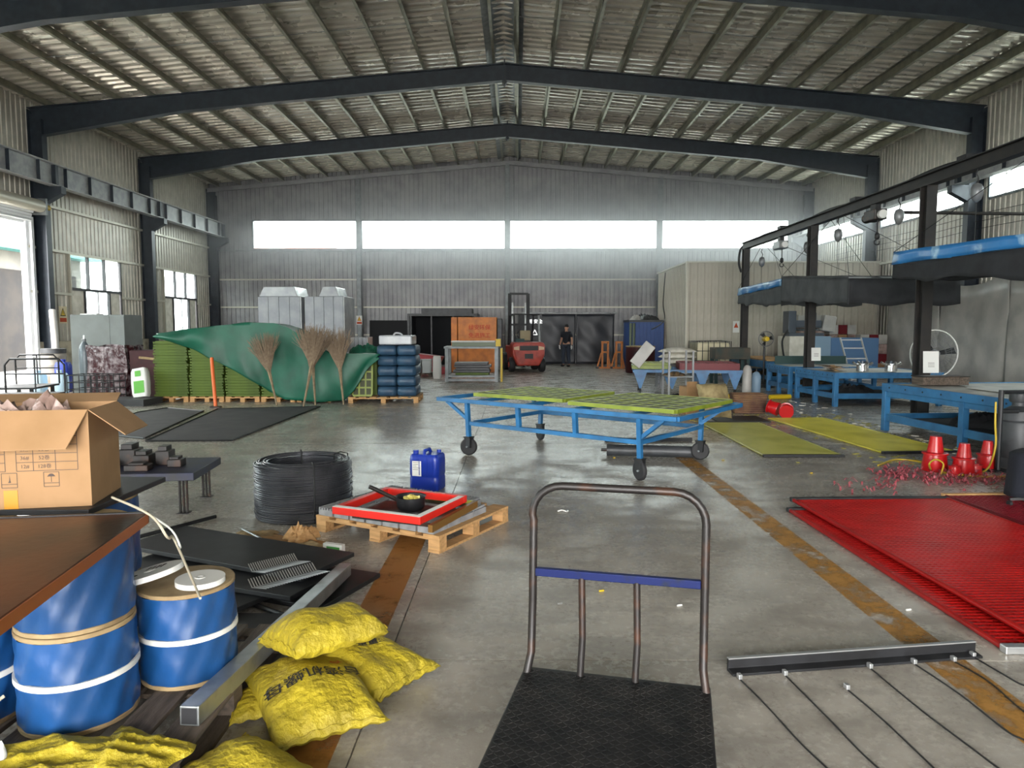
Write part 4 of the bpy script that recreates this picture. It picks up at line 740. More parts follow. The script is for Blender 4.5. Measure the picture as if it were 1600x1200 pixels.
# pale corrugated storage room
t = thing('storage_room','pale cream panel clad storage room in the right back corner','storage room',(0,0,0)); X0, Y0, Y1, ZR = 5.9, 25.0, 30.2, 3.87
MB().box(X0+.05,XR-.3,Y0+.05,Y1,0.001,ZR-.02).build('room_core','sheet',t); mat('room_panel','b3ada0',.5,.1,'a49e90',2)
def room_panel(fn, L_, n):
    w_ = L_/n
    src = MB().prism([(0,-.03),(0,0),(w_*.55,0),(w_*.66,.035),(w_*.92,.035),(w_-.004,0),(w_-.004,-.03)],lambda u,v,s: (u,-v,0 if not s else ZR-.002)).build('wall_panel','room_panel',t)
    for k in range(n):
        loc, rz = fn(k*w_)
        if k == 0: src.location = loc; src.rotation_euler = (0,0,rz)
        else: share(src,t,loc,(0,0,rz))
room_panel(lambda s: ((X0+s,Y0+.045,.002),0),6.6,27); room_panel(lambda s: ((X0+.045,Y1-s,.002),R(-90)),5.2,20)
MB().box(X0-.03,XR-.3,Y0-.03,Y0+.03,ZR,ZR+.05).build('roof_trim','girt',t); MB().box(X0-.03,X0+.03,Y0+.03,Y1,ZR,ZR+.05).build('roof_trim','girt',t); MB().box(X0-.02,X0+.06,Y0-.02,Y0+.06,0,ZR).build('corner_trim','girt',t)
for x in (7.55,7.83): MB().box(x,x+.22,Y0-.012,Y0-.002,1.45,1.85).build('warning_sign','paper',t); MB().prism([(x+.03,1.62),(x+.19,1.62),(x+.11,1.80)],lambda u,v,s:(u,Y0-.0125-.002*s,v)).build('sign_triangle','ink_red',t)
MB().box(8.0,8.25,Y0-.012,Y0-.002,2.5,2.62).build('small_plate','paper',t)
tag(MB().tube(hermite([(5.88,28.5,3.8),(5.75,28.2,2.6),(5.72,27.8,1.9),(5.2,27.6,1.55)]),.02,6).build('hanging_cable','black',smooth=60),'black cable hanging down the side of the storage room','cable')
# goods wrapped in film by the right wall
for i, (x, y, h_, mt) in enumerate(((9.8,24.2,2.1,'film'),(10.9,24.3,1.9,'film_white'),(11.8,24.0,1.7,'film'))):
    t = thing('wrapped_goods',['tall film wrapped reddish goods behind the machine cabinet','pale film wrapped goods beside the reddish ones','film wrapped goods closest to the right wall'][i],'goods',(x,y,0)); MB().box(-.45,.45,-.4,.4,0,.12).build('pallet_base','wood_pale',t); [MB().box(-.44+.3*a,-.16+.3*a,-.38,.38,.125+k*.32,.43+k*.32).build('carton',('film','film_white','cardboard','tub_red' if 'tub_red' in MATS else 'maroon_screen')[(a*2+k+i)%4],t) for a in range(3) for k in range(int((h_-.15)/.32))]
t = thing('plastic_curtain','grey white plastic sheeting hung along the lower right wall','curtain',(0,0,0))
for i in range(4): MB().grid(lambda u,v,i=i: (12.42+.02*math.sin(u*9+i+v*2)+.015*math.sin(u*23+v*5), 12.2+i*2.95+3.0*u, .02+(2.85+.1*math.sin(u*5+i))*v),40,8).build('sheet_strip','film_white',t,smooth=70,sol=.004)
for z in (4.35,4.55,4.75): tag(MB().tube(hermite([(12.75,y,z-.05*math.sin((y-8)*.55)**2) for y in (8,11,14,17,20,23,26,29)]),.008,5).build('wall_wire','cable'),'thin wire strung along the right wall, %s of three' % {4.35:'lowest',4.55:'middle',4.75:'highest'}[z],'wire')
m = MB(); r = random.Random(9)
for k in range(260): m.obox((r.uniform(3.0,6.0),r.uniform(11.6,13.4) if k % 3 else r.uniform(8.3,11.5),.005),(r.uniform(.03,.12),r.uniform(.015,.04),.006),(0,0,r.uniform(0,3)))
o = m.build('yellow_scraps',mat('scrap_olive','77702c',.7,0,'a39c3a',8)); o['kind'] = 'stuff'; tag(o,'yellow green trimmings strewn on the floor around the yellow screens','trimmings')
# ---- red cones, shavings, hoses, tank, seat at the right edge
def cone(label, c, s=1., rot=(0,0,0), dbl=False):
    t = thing('red_cone',label,'cone',c,rot=rot,group='red plastic cone buckets'); t.scale = (s,s,s); MB().lathe([(.115,0),(.12,.01),(.10,.16),(.118,.165),(.118,.18),(.09,.185)],24).build('bucket','red_plastic',t,smooth=40)
    if dbl: MB().lathe([(.075,.186),(.052,.33),(.052,.34),(.0,.342)],20,cap=False).build('spout','red_plastic',t,smooth=40)
    else: MB().lathe([(.06,.186),(.06,.20),(.0,.202)],20,cap=False).build('rim','red_plastic',t,smooth=40)
def atg(px, py): g = G(px,py); return (g.x,g.y,.001)
cone('tall red plastic cone bucket with spout at the left of the group by the hose',atg(1460,735),1.15,dbl=True); cone('red cone bucket in the middle of the group by the yellow hose',atg(1505,740),1.0,dbl=True); cone('small red cone bucket in front of the middle one',atg(1491,742),.55)
cone('red cone bucket beside the black tank at the right',atg(1542,732),.95,dbl=True); cone('small red bucket between the hose loops',atg(1523,741),.6)
cone('red bucket tipped over beside the brown basket',(4.78,12.95,.13),1.05,(R(-75),0,R(50))); cone('second red bucket tipped over in front of the brown basket',(4.80,12.62,.12),1.05,(R(-80),0,R(-20)))
t = bpy.data.objects.new('red_shavings', MB().mesh('red_shavings','red_plastic')); C.objects.link(t); m = MB(); r = random.Random(5)
for k in range(420):
    px, py = (r.gauss(1408,18),r.gauss(742,6)) if k < 150 else (r.uniform(1440,1600),r.gauss(752,5)) if k < 380 else (r.uniform(1300,1400),r.uniform(750,775))
    g = G(px,py); a = r.uniform(0,3.14); L_ = r.uniform(.04,.14); z = abs(r.gauss(.02,.02))+.003; q = [Vector((g.x+L_*(i-1.5)/3*math.cos(a),g.y+L_*(i-1.5)/3*math.sin(a),z+.02*math.sin(i*1.7+k))) for i in range(4)]; w_ = Vector((-math.sin(a),math.cos(a),0))*.008
    m.add([p_-w_ for p_ in q]+[p_+w_ for p_ in q],[(0,1,5,4),(1,2,6,5),(2,3,7,6)])
t.data = m.mesh('red_shavings',mat('shaving','8c3038',.45,0,'a8606a',30)); t['kind'] = 'stuff'; tag(t,'loose curly red plastic shavings on the floor before the red cones','shavings')
tag(MB().tube(hermite([G(1372,727,.012),G(1400,718,.012),G(1440,722,.012),G(1452,732,.012),G(1490,741,.012),G(1545,745,.012),G(1590,743,.012)]),.011,7).build('air_hose','hose_yellow',smooth=60),'yellow air hose looping on the floor around the red cones','hose')
tag(MB().tube(hermite([G(1455,735,.012),AY(1452,725,7.75),AY(1462,718,7.8),AY(1474,725,7.8),G(1470,741,.012)]),.010,7).build('air_hose','hose_yellow',smooth=60),'yellow hose loop in front of the tall red cone','hose')
tag(MB().tube(hermite([AY(1556,628,8.0),AY(1555,660,7.95),AY(1555,700,7.85),G(1540,735,.02),G(1500,742,.012)]),.011,7).build('air_hose','hose_yellow',smooth=60),'yellow hose hanging from the black pipe stand','hose')
t = thing('pipe_stand','black pipe stand with valve beside the nearest blue table','stand',(5.45,8.0,0)); MB().cyl((0,0,0),(0,0,.92),.028,n=10).build('upright','black_steel',t); MB().cyl((0,0,.90),(.7,.05,.90),.02,n=8).build('arm','black_steel',t); MB().cyl((-.02,0,.68),(.2,0,.68),.022,n=8).build('valve','black_steel',t); MB().lathe([(.14,0),(.14,.015)],20).build('foot','black_steel',t)
t = thing('black_tank','dark ribbed gas tank at the right picture edge','gas tank',(5.81,8.22,0)); MB().lathe([(.18,0),(.19,.04),(.195,.1),(.185,.12),(.195,.14),(.195,.52),(.185,.54),(.195,.56),(.17,.66),(.07,.72),(.07,.76)],28).build('tank_body','dark_grey',t,smooth=40); MB().lathe([(.09,.76),(.10,.78),(.10,.86),(.085,.86)],20).build('valve_collar','dark_grey',t,smooth=40)
t = thing('covered_stool','wheeled stool draped in navy cloth at the right picture edge','stool',(4.70,6.30,0)); 
MB().grid(lambda u,v: ((.24+.05*v+.03*math.sin(u*25)*v)*math.cos(u*6.2832)*(min(1,v*3+.02)),(.24+.05*v+.03*math.sin(u*31)*v)*math.sin(u*6.2832)*(min(1,v*3+.02)),.52-.40*max(0,v-.3)/.7+.02*math.sin(u*12)),40,12,cu=True).build('cloth_cover','navy_cloth',t,smooth=70,sol=.008)
for k in range(5): a = k*1.2566+.3; MB().bar((0,0,.10),(.24*math.cos(a),.24*math.sin(a),.07),.03,.025).build('base_arm','black',t); MB().cyl((.24*math.cos(a)-.012,.24*math.sin(a),.028),(.24*math.cos(a)+.012,.24*math.sin(a),.028),.027,n=12).build('caster','rubber',t)
MB().cyl((0,0,.1),(0,0,.48),.025,n=10).build('gas_lift','chrome',t)
# ---- middle-right clutter around second cart
t = thing('wicker_basket','brown woven basket on the floor in front of the second blue cart','basket',(4.42,13.55,0),R(-5)); m = MB(); w0, l0 = .62, .42
for k in range(9):
    s_ = .86+.14*k/8; m.tube([(x*s_*1.35,y*s_*1.35,.03+k*.04) for x,y in rrect(w0*.75,l0*.75,.06)],.021,6,closed=True)
m.build('woven_side',mat('wicker','6f5238',.8,0,'4a2b26',4,bump=.3),t,smooth=60); MB().box(-.28,.28,-.18,.18,.005,.03).build('basket_bottom','wicker',t)
t = thing('steel_rack','narrow grey steel rack with three shelves beside the cream sack','rack',(3.30,14.6,0)); [MB().box(x-.018,x+.018,y-.018,y+.018,0,1.15).build('upright','fan_grey',t) for x in (-.24,.24) for y in (-.3,.3)]; [MB().box(-.255,.255,-.315,.315,z,z+.02).build('shelf','fan_grey',t) for z in (.16,.62)]
for i,(x,y,z,w_,mt,lb) in enumerate(((3.25,14.6,.6405,.34,'waste_brown','brown rag heap on the upper shelf of the steel rack'),(3.32,14.55,.1805,.36,'black_matte','dark rag heap on the lower shelf of the steel rack'))): crumple('rag_heap',lb,'rags',(x,y,z),w_,.4,.12,mt,.3,80+i)
t = thing('transport_cart','second blue cart with triangular brackets carrying a red grid','cart',(4.15,17.6,0),R(-8)); A, B_ = 1.25, .7
for s in (-1,1):
    MB().bar((-A,s*B_,.58),(A,s*B_,.58),.05,.07).build('top_rail','cart_blue',t); MB().bar((s*A,-B_,.58),(s*A,B_,.58),.05,.07).build('top_rail','cart_blue',t)
    for x in (-1.1,-.35,.35,1.1): MB().prism([(x-.16,.56),(x+.16,.56),(x+.02,.16),(x-.02,.16)],lambda u,v,q_: (u,s*B_-.02+.04*q_,v)).build('bracket','cart_blue',t)
    for e in (-1,1): MB().cyl((e*1.1-.02,s*B_,.085),(e*1.1+.02,s*B_,.085),.085,n=18).build('wheel','rubber',t,smooth=40)
gridpanel('dark red grid panel on the second blue cart',(4.65,17.45,.617),R(-8),1.35,1.2,.16,6,6,'maroon_screen'); gridpanel('green grid panel at the left end of the second cart',(3.35,17.85,.617),R(-8),.9,1.1,.08,5,5,'grid_green'); gridpanel('smaller green grid panel lying on the other green panel',(3.38,17.8,.699),R(-3),.7,.9,.06,4,5,'grid_green')
tag(MB().obox((3.0,17.0,.98),(.28,.06,.62),(0,R(38),0)).build('white_board','film_white',bev=.01),'pale grey board leaning at the left of the second cart','board')
for k in range(3): o = sack('cream sack in the small stack behind the red grid, %s of three' % ('lowest','middle','topmost')[k],(4.3,19.2,.62+k*.15) if False else (4.35,19.3,.641+k*.145),R(5+k*6),.95,.5,.15,k,seam=False,mtl='cream'); o.name = 'cream_sack'; o['group'] = 'cream sacks behind the red grid'
t = thing('low_platform','grey platform carrying the cream sacks','platform',(4.35,19.3,0)); MB().box(-.6,.6,-.4,.4,.56,.64).build('platform_top','fan_grey',t); [MB().box(x-.03,x+.03,y-.03,y+.03,0,.56).build('leg','fan_grey',t) for x in (-.5,.5) for y in (-.3,.3)]
o = sack('upright cream woven sack in front of the brown basket',(3.48,12.5,.02),0,.56,.66,.34,2,rot=(R(64),0,R(8)),seam=False,mtl=mat('woven_cream','96865f',.8,0,'7b6b4a',9,bump=.3)); o.name = 'woven_sack'; del o['group']; o.location = (3.42,12.45,.30)
t = thing('carton','brown carton standing behind the cream woven sack','box',(3.32,13.4,0),R(10)); MB().box(-.2,.2,-.18,.18,0,.52).build('carton_body','cardboard',t,bev=.01); MB().box(-.2,.0,-.19,-.185,.52,.62).build('flap','cardboard',t)
tag(MB().box(3.45,4.35,12.1,12.9,.001,.02).build('black_bar','black_steel'),'thin black tray under the cream woven sack','tray')
for i,(x,y,h_,mt) in enumerate(((5.55,17.15,.72,'film_white'),(5.86,17.4,.55,'pale_blue'))):
    t = thing('gas_cylinder',['white gas cylinder beside the second cart','shorter grey green gas cylinder beside the white one'][i],'gas cylinder',(x,y,0)); MB().lathe([(.10,0),(.11,.03),(.11,h_-.12),(.07,h_-.03),(.03,h_)],20).build('cylinder_body',mt,t,smooth=40); MB().cyl((0,0,h_),(0,0,h_+.06),.025,n=8).build('valve','black_steel',t)
for i,(x0,y0,x1,y1) in enumerate(((4.6,16.2,5.3,16.0),(5.7,16.0,6.2,16.1))): tag(MB().cyl((x0,y0,.06),(x1,y1,.06),.055,n=14).build('yellow_tube','yellow',smooth=40),['yellow tube on the floor left of the gas cylinders','yellow tube on the floor right of the gas cylinders'][i],'tube')
t = thing('ibc_tank','caged cream liquid tank in front of the storage room','tank',(6.1,22.6,0)); MB().box(-.5,.5,-.5,.5,.15,1.15).build('tank_body',mat('tank_cream','cfc6a6',.5),t,bev=.06); MB().box(-.55,.55,-.55,.55,0,.14).build('base_pallet','fan_grey',t); m = MB()
for k in range(7): x = -.53+1.06*k/6; [m.cyl((x,s*.53,.14),(x,s*.53,1.2),.012,n=5) for s in (-1,1)]; [m.cyl((s*.53,x,.14),(s*.53,x,1.2),.012,n=5) for s in (-1,1)]
for z in (.3,.6,.9,1.2): m.tube([(-.53,-.53,z),(.53,-.53,z),(.53,.53,z),(-.53,.53,z)],.012,5,closed=True)
m.build('cage','black_steel',t)
t = thing('steel_bin','dark green steel bin on legs in front of the caged tank','bin',(6.15,20.6,0)); MB().box(-.5,.5,-.3,.3,.72,1.05).build('bin_body',mat('bin_brown','4a4338',.7,0,'2f3a36',4),t,bev=.01); [MB().box(x-.04,x+.04,y-.04,y+.04,0,.72).build('leg','green_dark',t) for x in (-.45,.45) for y in (-.25,.25)]
# ================================================================== LEFT AREA
mat('panel_green', '4d5f1b', .55, 0, '3f5016', 4, spec=.3); mat('tarp_green', '0b5540', .5, 0, '094735', 2.5, bump=.35, bscale=5); mat('wrap_film', 'aeb1b3', .22, 0, '9a9da3', 3, bump=.4, bscale=6); mat('carton_pale', '94979b', .45, 0, '84888e', 3, bump=.3, bscale=5)
mat('bag_blue', '29475f', .5, 0, '1e3850', 4, bump=.3, bscale=9); mat('twig', '6b5a49', .9, 0, '7d6c58', 20); mat('bamboo', '85745a', .8, 0, '6a5b46', 8); mat('orange_tube', 'd0612a', .5); mat('cab_grey', '6b706e', .5, .1, '626664', 3); mat('mat_black', '2a2b2d', .75, 0, '38393a', 3, bump=.2, bscale=6)
mat('film_clear', '8d8083', .2, 0, '3c1c22', 9, lo=.36, hi=.56, bump=.6, bscale=14)
# stacks of green panels on pallets
ORDN = 'first second third fourth fifth sixth seventh eighth ninth tenth eleventh twelfth thirteenth fourteenth fifteenth sixteenth seventeenth eighteenth nineteenth twentieth'.split(); NM = ('first','second','third','fourth','fifth'); src = None; xs_ = (-7.56,-6.78,-6.0,-5.22,-4.44)
for s_, x in enumerate(xs_):
    pallet('pallet','low wooden pallet under the %s green panel stack from the left' % NM[s_],(x,16.05),0,.74,1.3,.12,'wood_pale',4)
    n = (20,20,18,17,14)[s_]
    for k in range(n):
        lc = (x+rnd.uniform(-.012,.012),16.05+rnd.uniform(-.02,.02),.1205+k*.0605); lb = 'green framed screen, %s from the bottom in the %s stack from the left' % (ORDN[k],NM[s_])
        if src is None:
            src = thing('green_screen',lb,'screen',lc,0,'green panels stacked on pallets'); MB().box(-.335,.335,-.59,.59,.010,.0603).build('panel_core','panel_green',src); MB().box(-.37,.37,-.615,-.59,0,.043).build('edge_bar','panel_green',src); MB().box(-.37,.37,.59,.615,0,.043).build('edge_bar','panel_green',src); MB().box(-.37,-.345,-.59,.59,0,.043).build('edge_bar','panel_green',src); MB().box(.345,.37,-.59,.59,0,.043).build('edge_bar','panel_green',src)
        else: dup(src,lc,rnd.uniform(-.008,.008),lb)
# green tarpaulin draped over the stacks
def lerp(tab, x):
    for (a,b),(c,d) in zip(tab[:-1],tab[1:]):
        if x <= c: return b+(d-b)*(x-a)/(c-a)
    return tab[-1][1]
top = [(245,521),(300,514),(345,508),(390,504),(432,504),(452,511),(480,530),(510,548),(545,552),(592,553)]; hem = [(245,527),(300,545),(345,565),(385,590),(420,612),(450,624),(500,627),(540,626),(556,610),(575,575),(592,560)]
def tarp(u, v):
    px = 245+347*u; yf = 15.28-.06*math.sin(u*9)
    if v < .45:      # top, from the back to the front edge
        w_ = v/.45; zt = AY(px,lerp(top,px),15.5).z; q = AY(px,lerp(top,px),15.5); return (q.x, 16.75-(16.75-15.40)*w_, zt-.10*(1-w_)+.03*math.sin(u*23+w_*5)*(1-w_*.5))
    w_ = (v-.45)/.55; a = AY(px,lerp(top,px),yf); b = AY(px,min(632,lerp(hem,px)),yf); z = a.z+(b.z-a.z)*w_; fold = .10*math.sin(u*17+w_*2.2)*w_+.05*math.sin(u*41-w_*3)*w_
    return (a.x+(b.x-a.x)*w_+.03*math.sin(w_*6+u*20), yf-.12*math.sin(w_*2.6)*(.5+.5*math.sin(u*11))-fold*.7-.03, max(.02,z))
tag(MB().grid(tarp,90,44).build('green_tarpaulin','tarp_green',smooth=80,sol=.006),'large green tarpaulin draped over the stacked green panels','tarpaulin')
crumple('green_tarpaulin','small crumpled green tarpaulin beside the blue sacks','tarpaulin',(-3.5,16.35,1.0),.7,.6,.3,'tarp_green',.3,44)
for i, (x, z) in enumerate(((-3.55,.13),(-3.22,.13))): pass
gridpanel('yellow green grid panel standing on edge beside the blue sacks',(-3.36,15.42,.575),0,.42,.86,.05,3,5,'grid_green',tilt=(R(84),0,0))
t = thing('panel_pile','support block of green panels behind the standing grid','panels',(-3.5,16.05,0)); MB().box(-.42,.4,-.4,.5,.135,.98).build('pile_core','panel_green',t)
# blue sack stack
pallet('pallet','wooden pallet under the blue sacks and standing grid',(-2.9,15.75),R(2),1.5,1.1,.13,'wood_pale',7)
def blob(w_, d_, h_, seed):          # filled rectangular sack
    r = random.Random(seed); m = MB(); ps = rrect(w_,d_,min(w_,d_)*.22,4); n = len(ps); lv = [(0,.86),(.12,.98),(.5,1.02),(.88,.97),(1,.82)]
    m.add([(x*s_*(1+.025*math.sin(i*1.3+seed+z*5)),y*s_*(1+.025*math.cos(i*1.7+seed)),z*h_+.008*math.sin(i*2+seed)*(z > .5)) for z,s_ in lv for i,(x,y) in enumerate(ps)],[(i*n+k,i*n+(k+1)%n,(i+1)*n+(k+1)%n,(i+1)*n+k) for i in range(4) for k in range(n)]+[tuple(range(n-1,-1,-1)),tuple(range(4*n,5*n))]); return m
for k in range(5):
    for j in range(2):
        o = blob(.42,.82,.215,k*2+j).build('blue_sack','bag_blue',smooth=60); o.location = (-2.83+j*.43+rnd.uniform(-.01,.01),15.75,.132+k*.222); tag(o,'blue woven sack, %s layer, %s column of the sack stack' % (('lowest','second','third','fourth','topmost')[k],('left','right')[j]),'sack','blue sacks stacked on a pallet')
t = thing('wrapped_carton','white film wrapped carton on top of the blue sacks','carton',(-2.64,15.75,1.252)); MB().box(-.36,.36,-.36,.36,0,.20).build('carton_body','wrap_film',t,bev=.03); MB().tube(hermite([(-.1,0,.2),(-.05,0,.25),(.05,0,.24),(.1,0,.2)]),.02,6).build('twisted_film','wrap_film',t)
# film wrapped towers
def tower(label, x0, x1, y, d, zt, cap, capx):
    w_ = x1-x0; t = thing('wrapped_load',label,'pallet load',((x0+x1)/2,y+d/2,0)); MB().box(-w_/2,w_/2,-d/2,d/2,0,.12).build('pallet_base','wood_pale',t); nc, nr = 4, 2
    for a in range(nc):
        for b in range(nr): MB().box(-w_/2+.02+(w_-.04)*a/nc+.003,-w_/2+.02+(w_-.04)*(a+1)/nc-.003,-d/2+.01,d/2-.01,.125+(zt-.125)*b/nr+.001,.125+(zt-.125)*(b+1)/nr-.001).build('carton','carton_pale',t,bev=.012)
    MB().box(w_/2-.012,w_/2+.02,-d/2-.01,d/2,.125,zt+.01).build('film_side','wrap_film',t,bev=.01)  # right face made paler, its brighter light put into the colour
    if cap: MB().prism([(capx[0],zt),(capx[1],zt),(capx[1]-.08,zt+cap),(capx[0]+.12,zt+cap)],lambda u,v,s:(u,-d/2+.05+(d-.1)*s,v)).build('top_wrap','wrap_film',t,bev=.02)
tower('left of the two tall film wrapped pallet loads behind the tarpaulin',-7.12,-5.92,19.5,1.2,2.47,.27,(-.55,.5)); tower('right of the two tall film wrapped pallet loads behind the tarpaulin',-5.84,-4.74,19.5,1.2,2.47,.27,(-.15,.4))
tower('low white wrapped load between the brooms and the blue sacks',-4.15,-3.72,17.6,.6,1.38,0,None)
# brooms
def broom(label, a, b, spread, seed):
    base = G(*a); topp = AY(b[0],b[1],15.02); t = thing('broom',label,'broom',(base.x,base.y,0),0,'bamboo twig brooms leaning on the green tarpaulin'); d = Vector((topp.x-base.x,topp.y-base.y,topp.z)); L_ = d.length; dn = d.normalized(); sx = dn.cross(Vector((0,1,0))).normalized(); sy = dn.cross(sx); r = random.Random(seed)
    for k in range(4): a_ = k*1.57; o_ = (sx*math.cos(a_)+sy*math.sin(a_))*.012; MB().tube([o_*.5+dn*.01,o_+dn*L_*.3,o_*2.2+dn*L_*.52],[.012,.015,.02],6).build('handle_cane','bamboo',t,smooth=60)
    m = MB()
    for k in range(240):
        a_ = r.uniform(0,6.28); q = math.sqrt(r.random()); w1_ = (sx*math.cos(a_)+sy*.45*math.sin(a_)); e = L_*r.uniform(.86,1.02)*(1-.10*q)
        m.tube([w1_*.03*q+dn*L_*.45,w1_*spread*.55*q+dn*L_*.68,w1_*spread*q*r.uniform(.8,1.15)+dn*e+Vector((r.uniform(-.03,.03),0,r.uniform(-.02,.02)))],[.007,.005,.003],3,cap=False)
    o_ = m.build('twigs','twig',t); o_['kind'] = 'stuff'; MB().tube([dn*L_*.50,dn*L_*.54],.045,10).build('binding','bamboo',t,smooth=60)
broom('twig broom leaning alone at the left on the tarpaulin',(433,634),(406,517),.36,1); broom('leftmost twig broom of the three leaning together',(474,636),(500,505),.38,2); broom('middle twig broom of the three leaning together',(493,634),(484,503),.38,3); broom('rightmost twig broom of the three leaning together',(537,633),(524,508),.36,4)
g = G(337,637); t = thing('orange_pole','bright orange marker pole leaning on the green panels','pole',(g.x,g.y,0)); MB().tube([(0,0,.03),(-.07,.1,.55),(-.16,.26,1.0)],.035,12).build('pole_tube','orange_tube',t,smooth=60); MB().box(-.1,.1,-.06,.06,0,.03).build('foot_plate','rust_dark',t)
# rubber mats on the floor
def slab(name, label, pts, z, h, mt, cat):
    t = thing(name,label,cat,(0,0,0)); MB().prism([(p.x,p.y) for p in pts],lambda u,v,s:(u,v,z+h*s)).build('mat_sheet',mt,t); n = len(pts)
    for i in range(n): MB().tube([(pts[i].x,pts[i].y,z+h*.9),(pts[(i+1)%n].x,pts[(i+1)%n].y,z+h*.9)],.016,6).build('rolled_edge','black',t)
slab('rubber_mat','large dark rubber mat on the floor in front of the brooms',[G(228,690),G(362,689),G(500,636),G(340,640)],.0008,.012,'mat_black','mat'); slab('rubber_mat','second dark rubber mat behind the cardboard box',[G(120,676),G(225,686),G(318,643),G(262,638),G(215,645)],.0008,.010,'mat_black','mat')
t = thing('mat_stack','low stack of black rubber mats under the white fertiliser sack','mats',(-8.1,14.9,0),R(-4)); [MB().box(-.5+rnd.uniform(0,.03),.42,-.35,.35,k*.035,k*.035+.032).build('mat','mat_black',t) for k in range(4)]
t = thing('printed_sack','white sack with bright green print leaning on the maroon crate','sack',(-8.0,15.02,.1405),rot=(R(-12),R(-8),0)); m = blob(.34,.2,.62,3); m.build('sack_body','paper',t,smooth=60); MB().box(-.10,.12,-.108,-.104,.08,.34).build('green_print',mat('print_lime','5aa53a',.6),t); MB().box(-.06,.06,-.110,-.1045,.44,.56).build('green_print','print_lime',t)
# maroon crates, wire basket, gas bottle, cabinet
t = thing('maroon_crate','plain dark maroon crate beside the green panel stacks','crate',(-8.25,16.0,0)); MB().box(-.3,.3,-.4,.4,0,1.12).build('crate_body','maroon',t,bev=.01); MB().box(-.31,.31,-.41,.41,.82,.85).build('band','maroon',t); MB().obox((.1,-.42,.95),(.35,.03,.05),(0,R(6),0)).build('wood_strip','wood_reel',t)
t = thing('wrapped_crate','maroon crate wrapped in shiny clear film beside the grey cabinet','crate',(-9.05,15.95,0)); MB().box(-.4,.4,-.35,.35,0,1.15).build('crate_body','maroon',t); MB().grid(lambda u,v: ((.44+.05*math.sin(u*40+v*7)*.5)*math.cos(u*6.283)*1.02/max(abs(math.cos(u*6.283)),abs(math.sin(u*6.283)))*.98,(.39+.02*math.sin(u*57))*math.sin(u*6.283)/max(abs(math.cos(u*6.283)),abs(math.sin(u*6.283))),.02+1.2*v+.02*math.sin(u*23)),72,16,cu=True).build('clear_film','film_clear',t,smooth=70)
t = thing('wire_basket','black wire mesh basket in front of the film wrapped crate','basket',(-9.0,15.1,0)); m = MB()
for k in range(8): x = -.45+.9*k/7; m.cyl((x,-.3,.02),(x,-.3,.62),.010,n=5); m.cyl((x,.3,.02),(x,.3,.62),.010,n=5)
for z in (.02,.17,.32,.47,.62): m.tube([(-.45,-.3,z),(.45,-.3,z),(.45,.3,z),(-.45,.3,z)],.010,5,closed=True)
m.build('mesh_sides','black_steel',t); MB().box(-.44,.44,-.29,.29,.005,.015).build('floor_sheet','black_steel',t)
t = thing('gas_cylinder','tall grey gas cylinder standing in front of the grey cabinet','gas cylinder',(-9.78,16.0,0)); MB().lathe([(.11,0),(.12,.02),(.12,1.08),(.10,1.2),(.045,1.29),(.035,1.33)],24).build('cylinder_body',mat('cyl_grey','5d666b',.4,.2),t,smooth=40); MB().cyl((0,0,1.33),(0,0,1.45),.018,n=8).build('valve','silver',t); MB().lathe([(.04,1.30),(.045,1.36),(.03,1.37)],14).build('neck_ring','grey_steel',t)
t = thing('grey_cabinet','tall grey steel cabinet under the left wall window','cabinet',(-10.05,17.4,0)); MB().box(-.65,.65,-.4,.4,0,1.93).build('cabinet_body','cab_grey',t,bev=.008); MB().box(.305,.645,-.412,-.402,.05,1.9).build('door','cab_grey',t); MB().box(-.645,.295,-.412,-.402,.05,1.9).build('door','cab_grey',t); MB().obox((-.3,-.1,1.945),(.4,.3,.03)).build('top_tray','paper',t)
# low black hand carts at far left
def flatcart(label, c, rz, w_, l_):
    t = thing('flat_cart',label,'cart',(c[0],c[1],0),rz); MB().box(-w_/2,w_/2,-l_/2,l_/2,.30,.34).build('platform','mat_black',t); [MB().cyl((x-.02,y,.09),(x+.02,y,.09),.09,n=16).build('wheel','rubber',t,smooth=40) for x in (-w_/2+.12,w_/2-.12) for y in (-l_/2+.1,l_/2-.1)]; [MB().box(x-.03,x+.03,y-.03,y+.03,.12,.30).build('caster_fork','black_steel',t) for x in (-w_/2+.12,w_/2-.12) for y in (-l_/2+.1,l_/2-.1)]
    pts = [(-w_/2,-l_/2,.34),(-w_/2,-l_/2,.88),(-w_/2,-l_/2+.1,1.0),(-w_/2,l_/2-.1,1.0),(-w_/2,l_/2,.88),(-w_/2,l_/2,.34)]; MB().tube(pts,.02,8).build('push_handle','black_steel',t,smooth=60); MB().cyl((-w_/2,-l_/2,.70),(-w_/2,l_/2,.70),.015,n=8).build('cross_bar','black_steel',t); MB().cyl((-w_/2,0,.34),(-w_/2,0,1.0),.015,n=8).build('upright_bar','black_steel',t)
flatcart('black flat cart with hoop handle turned towards the camera at the far left',(-9.55,13.6),R(-90)+R(8),.95,1.1); flatcart('second black flat cart behind the first at the far left',(-10.9,15.6),R(-80),1.2,.9)
for i, (x, y) in enumerate(((-11.75,17.3),(-11.25,17.35),(-11.5,17.9))):
    t = thing('water_jug',['pale blue water jug behind the flat carts, left one','pale blue water jug behind the flat carts, right one','deep blue canister behind the pale jugs'][i],'jug',(x,y,0)); blob(.34,.28,.50 if i < 2 else .75,i).build('jug_body',mat('jug_pale','a9c3d3',.4) if i == 0 else 'jug_pale' if i == 1 else 'plastic_blue',t,smooth=60); MB().cyl((0,0,.48 if i < 2 else .73),(0,0,.58 if i < 2 else .82),.06,n=12).build('neck','jug_pale' if i < 2 else 'plastic_blue',t,smooth=40)
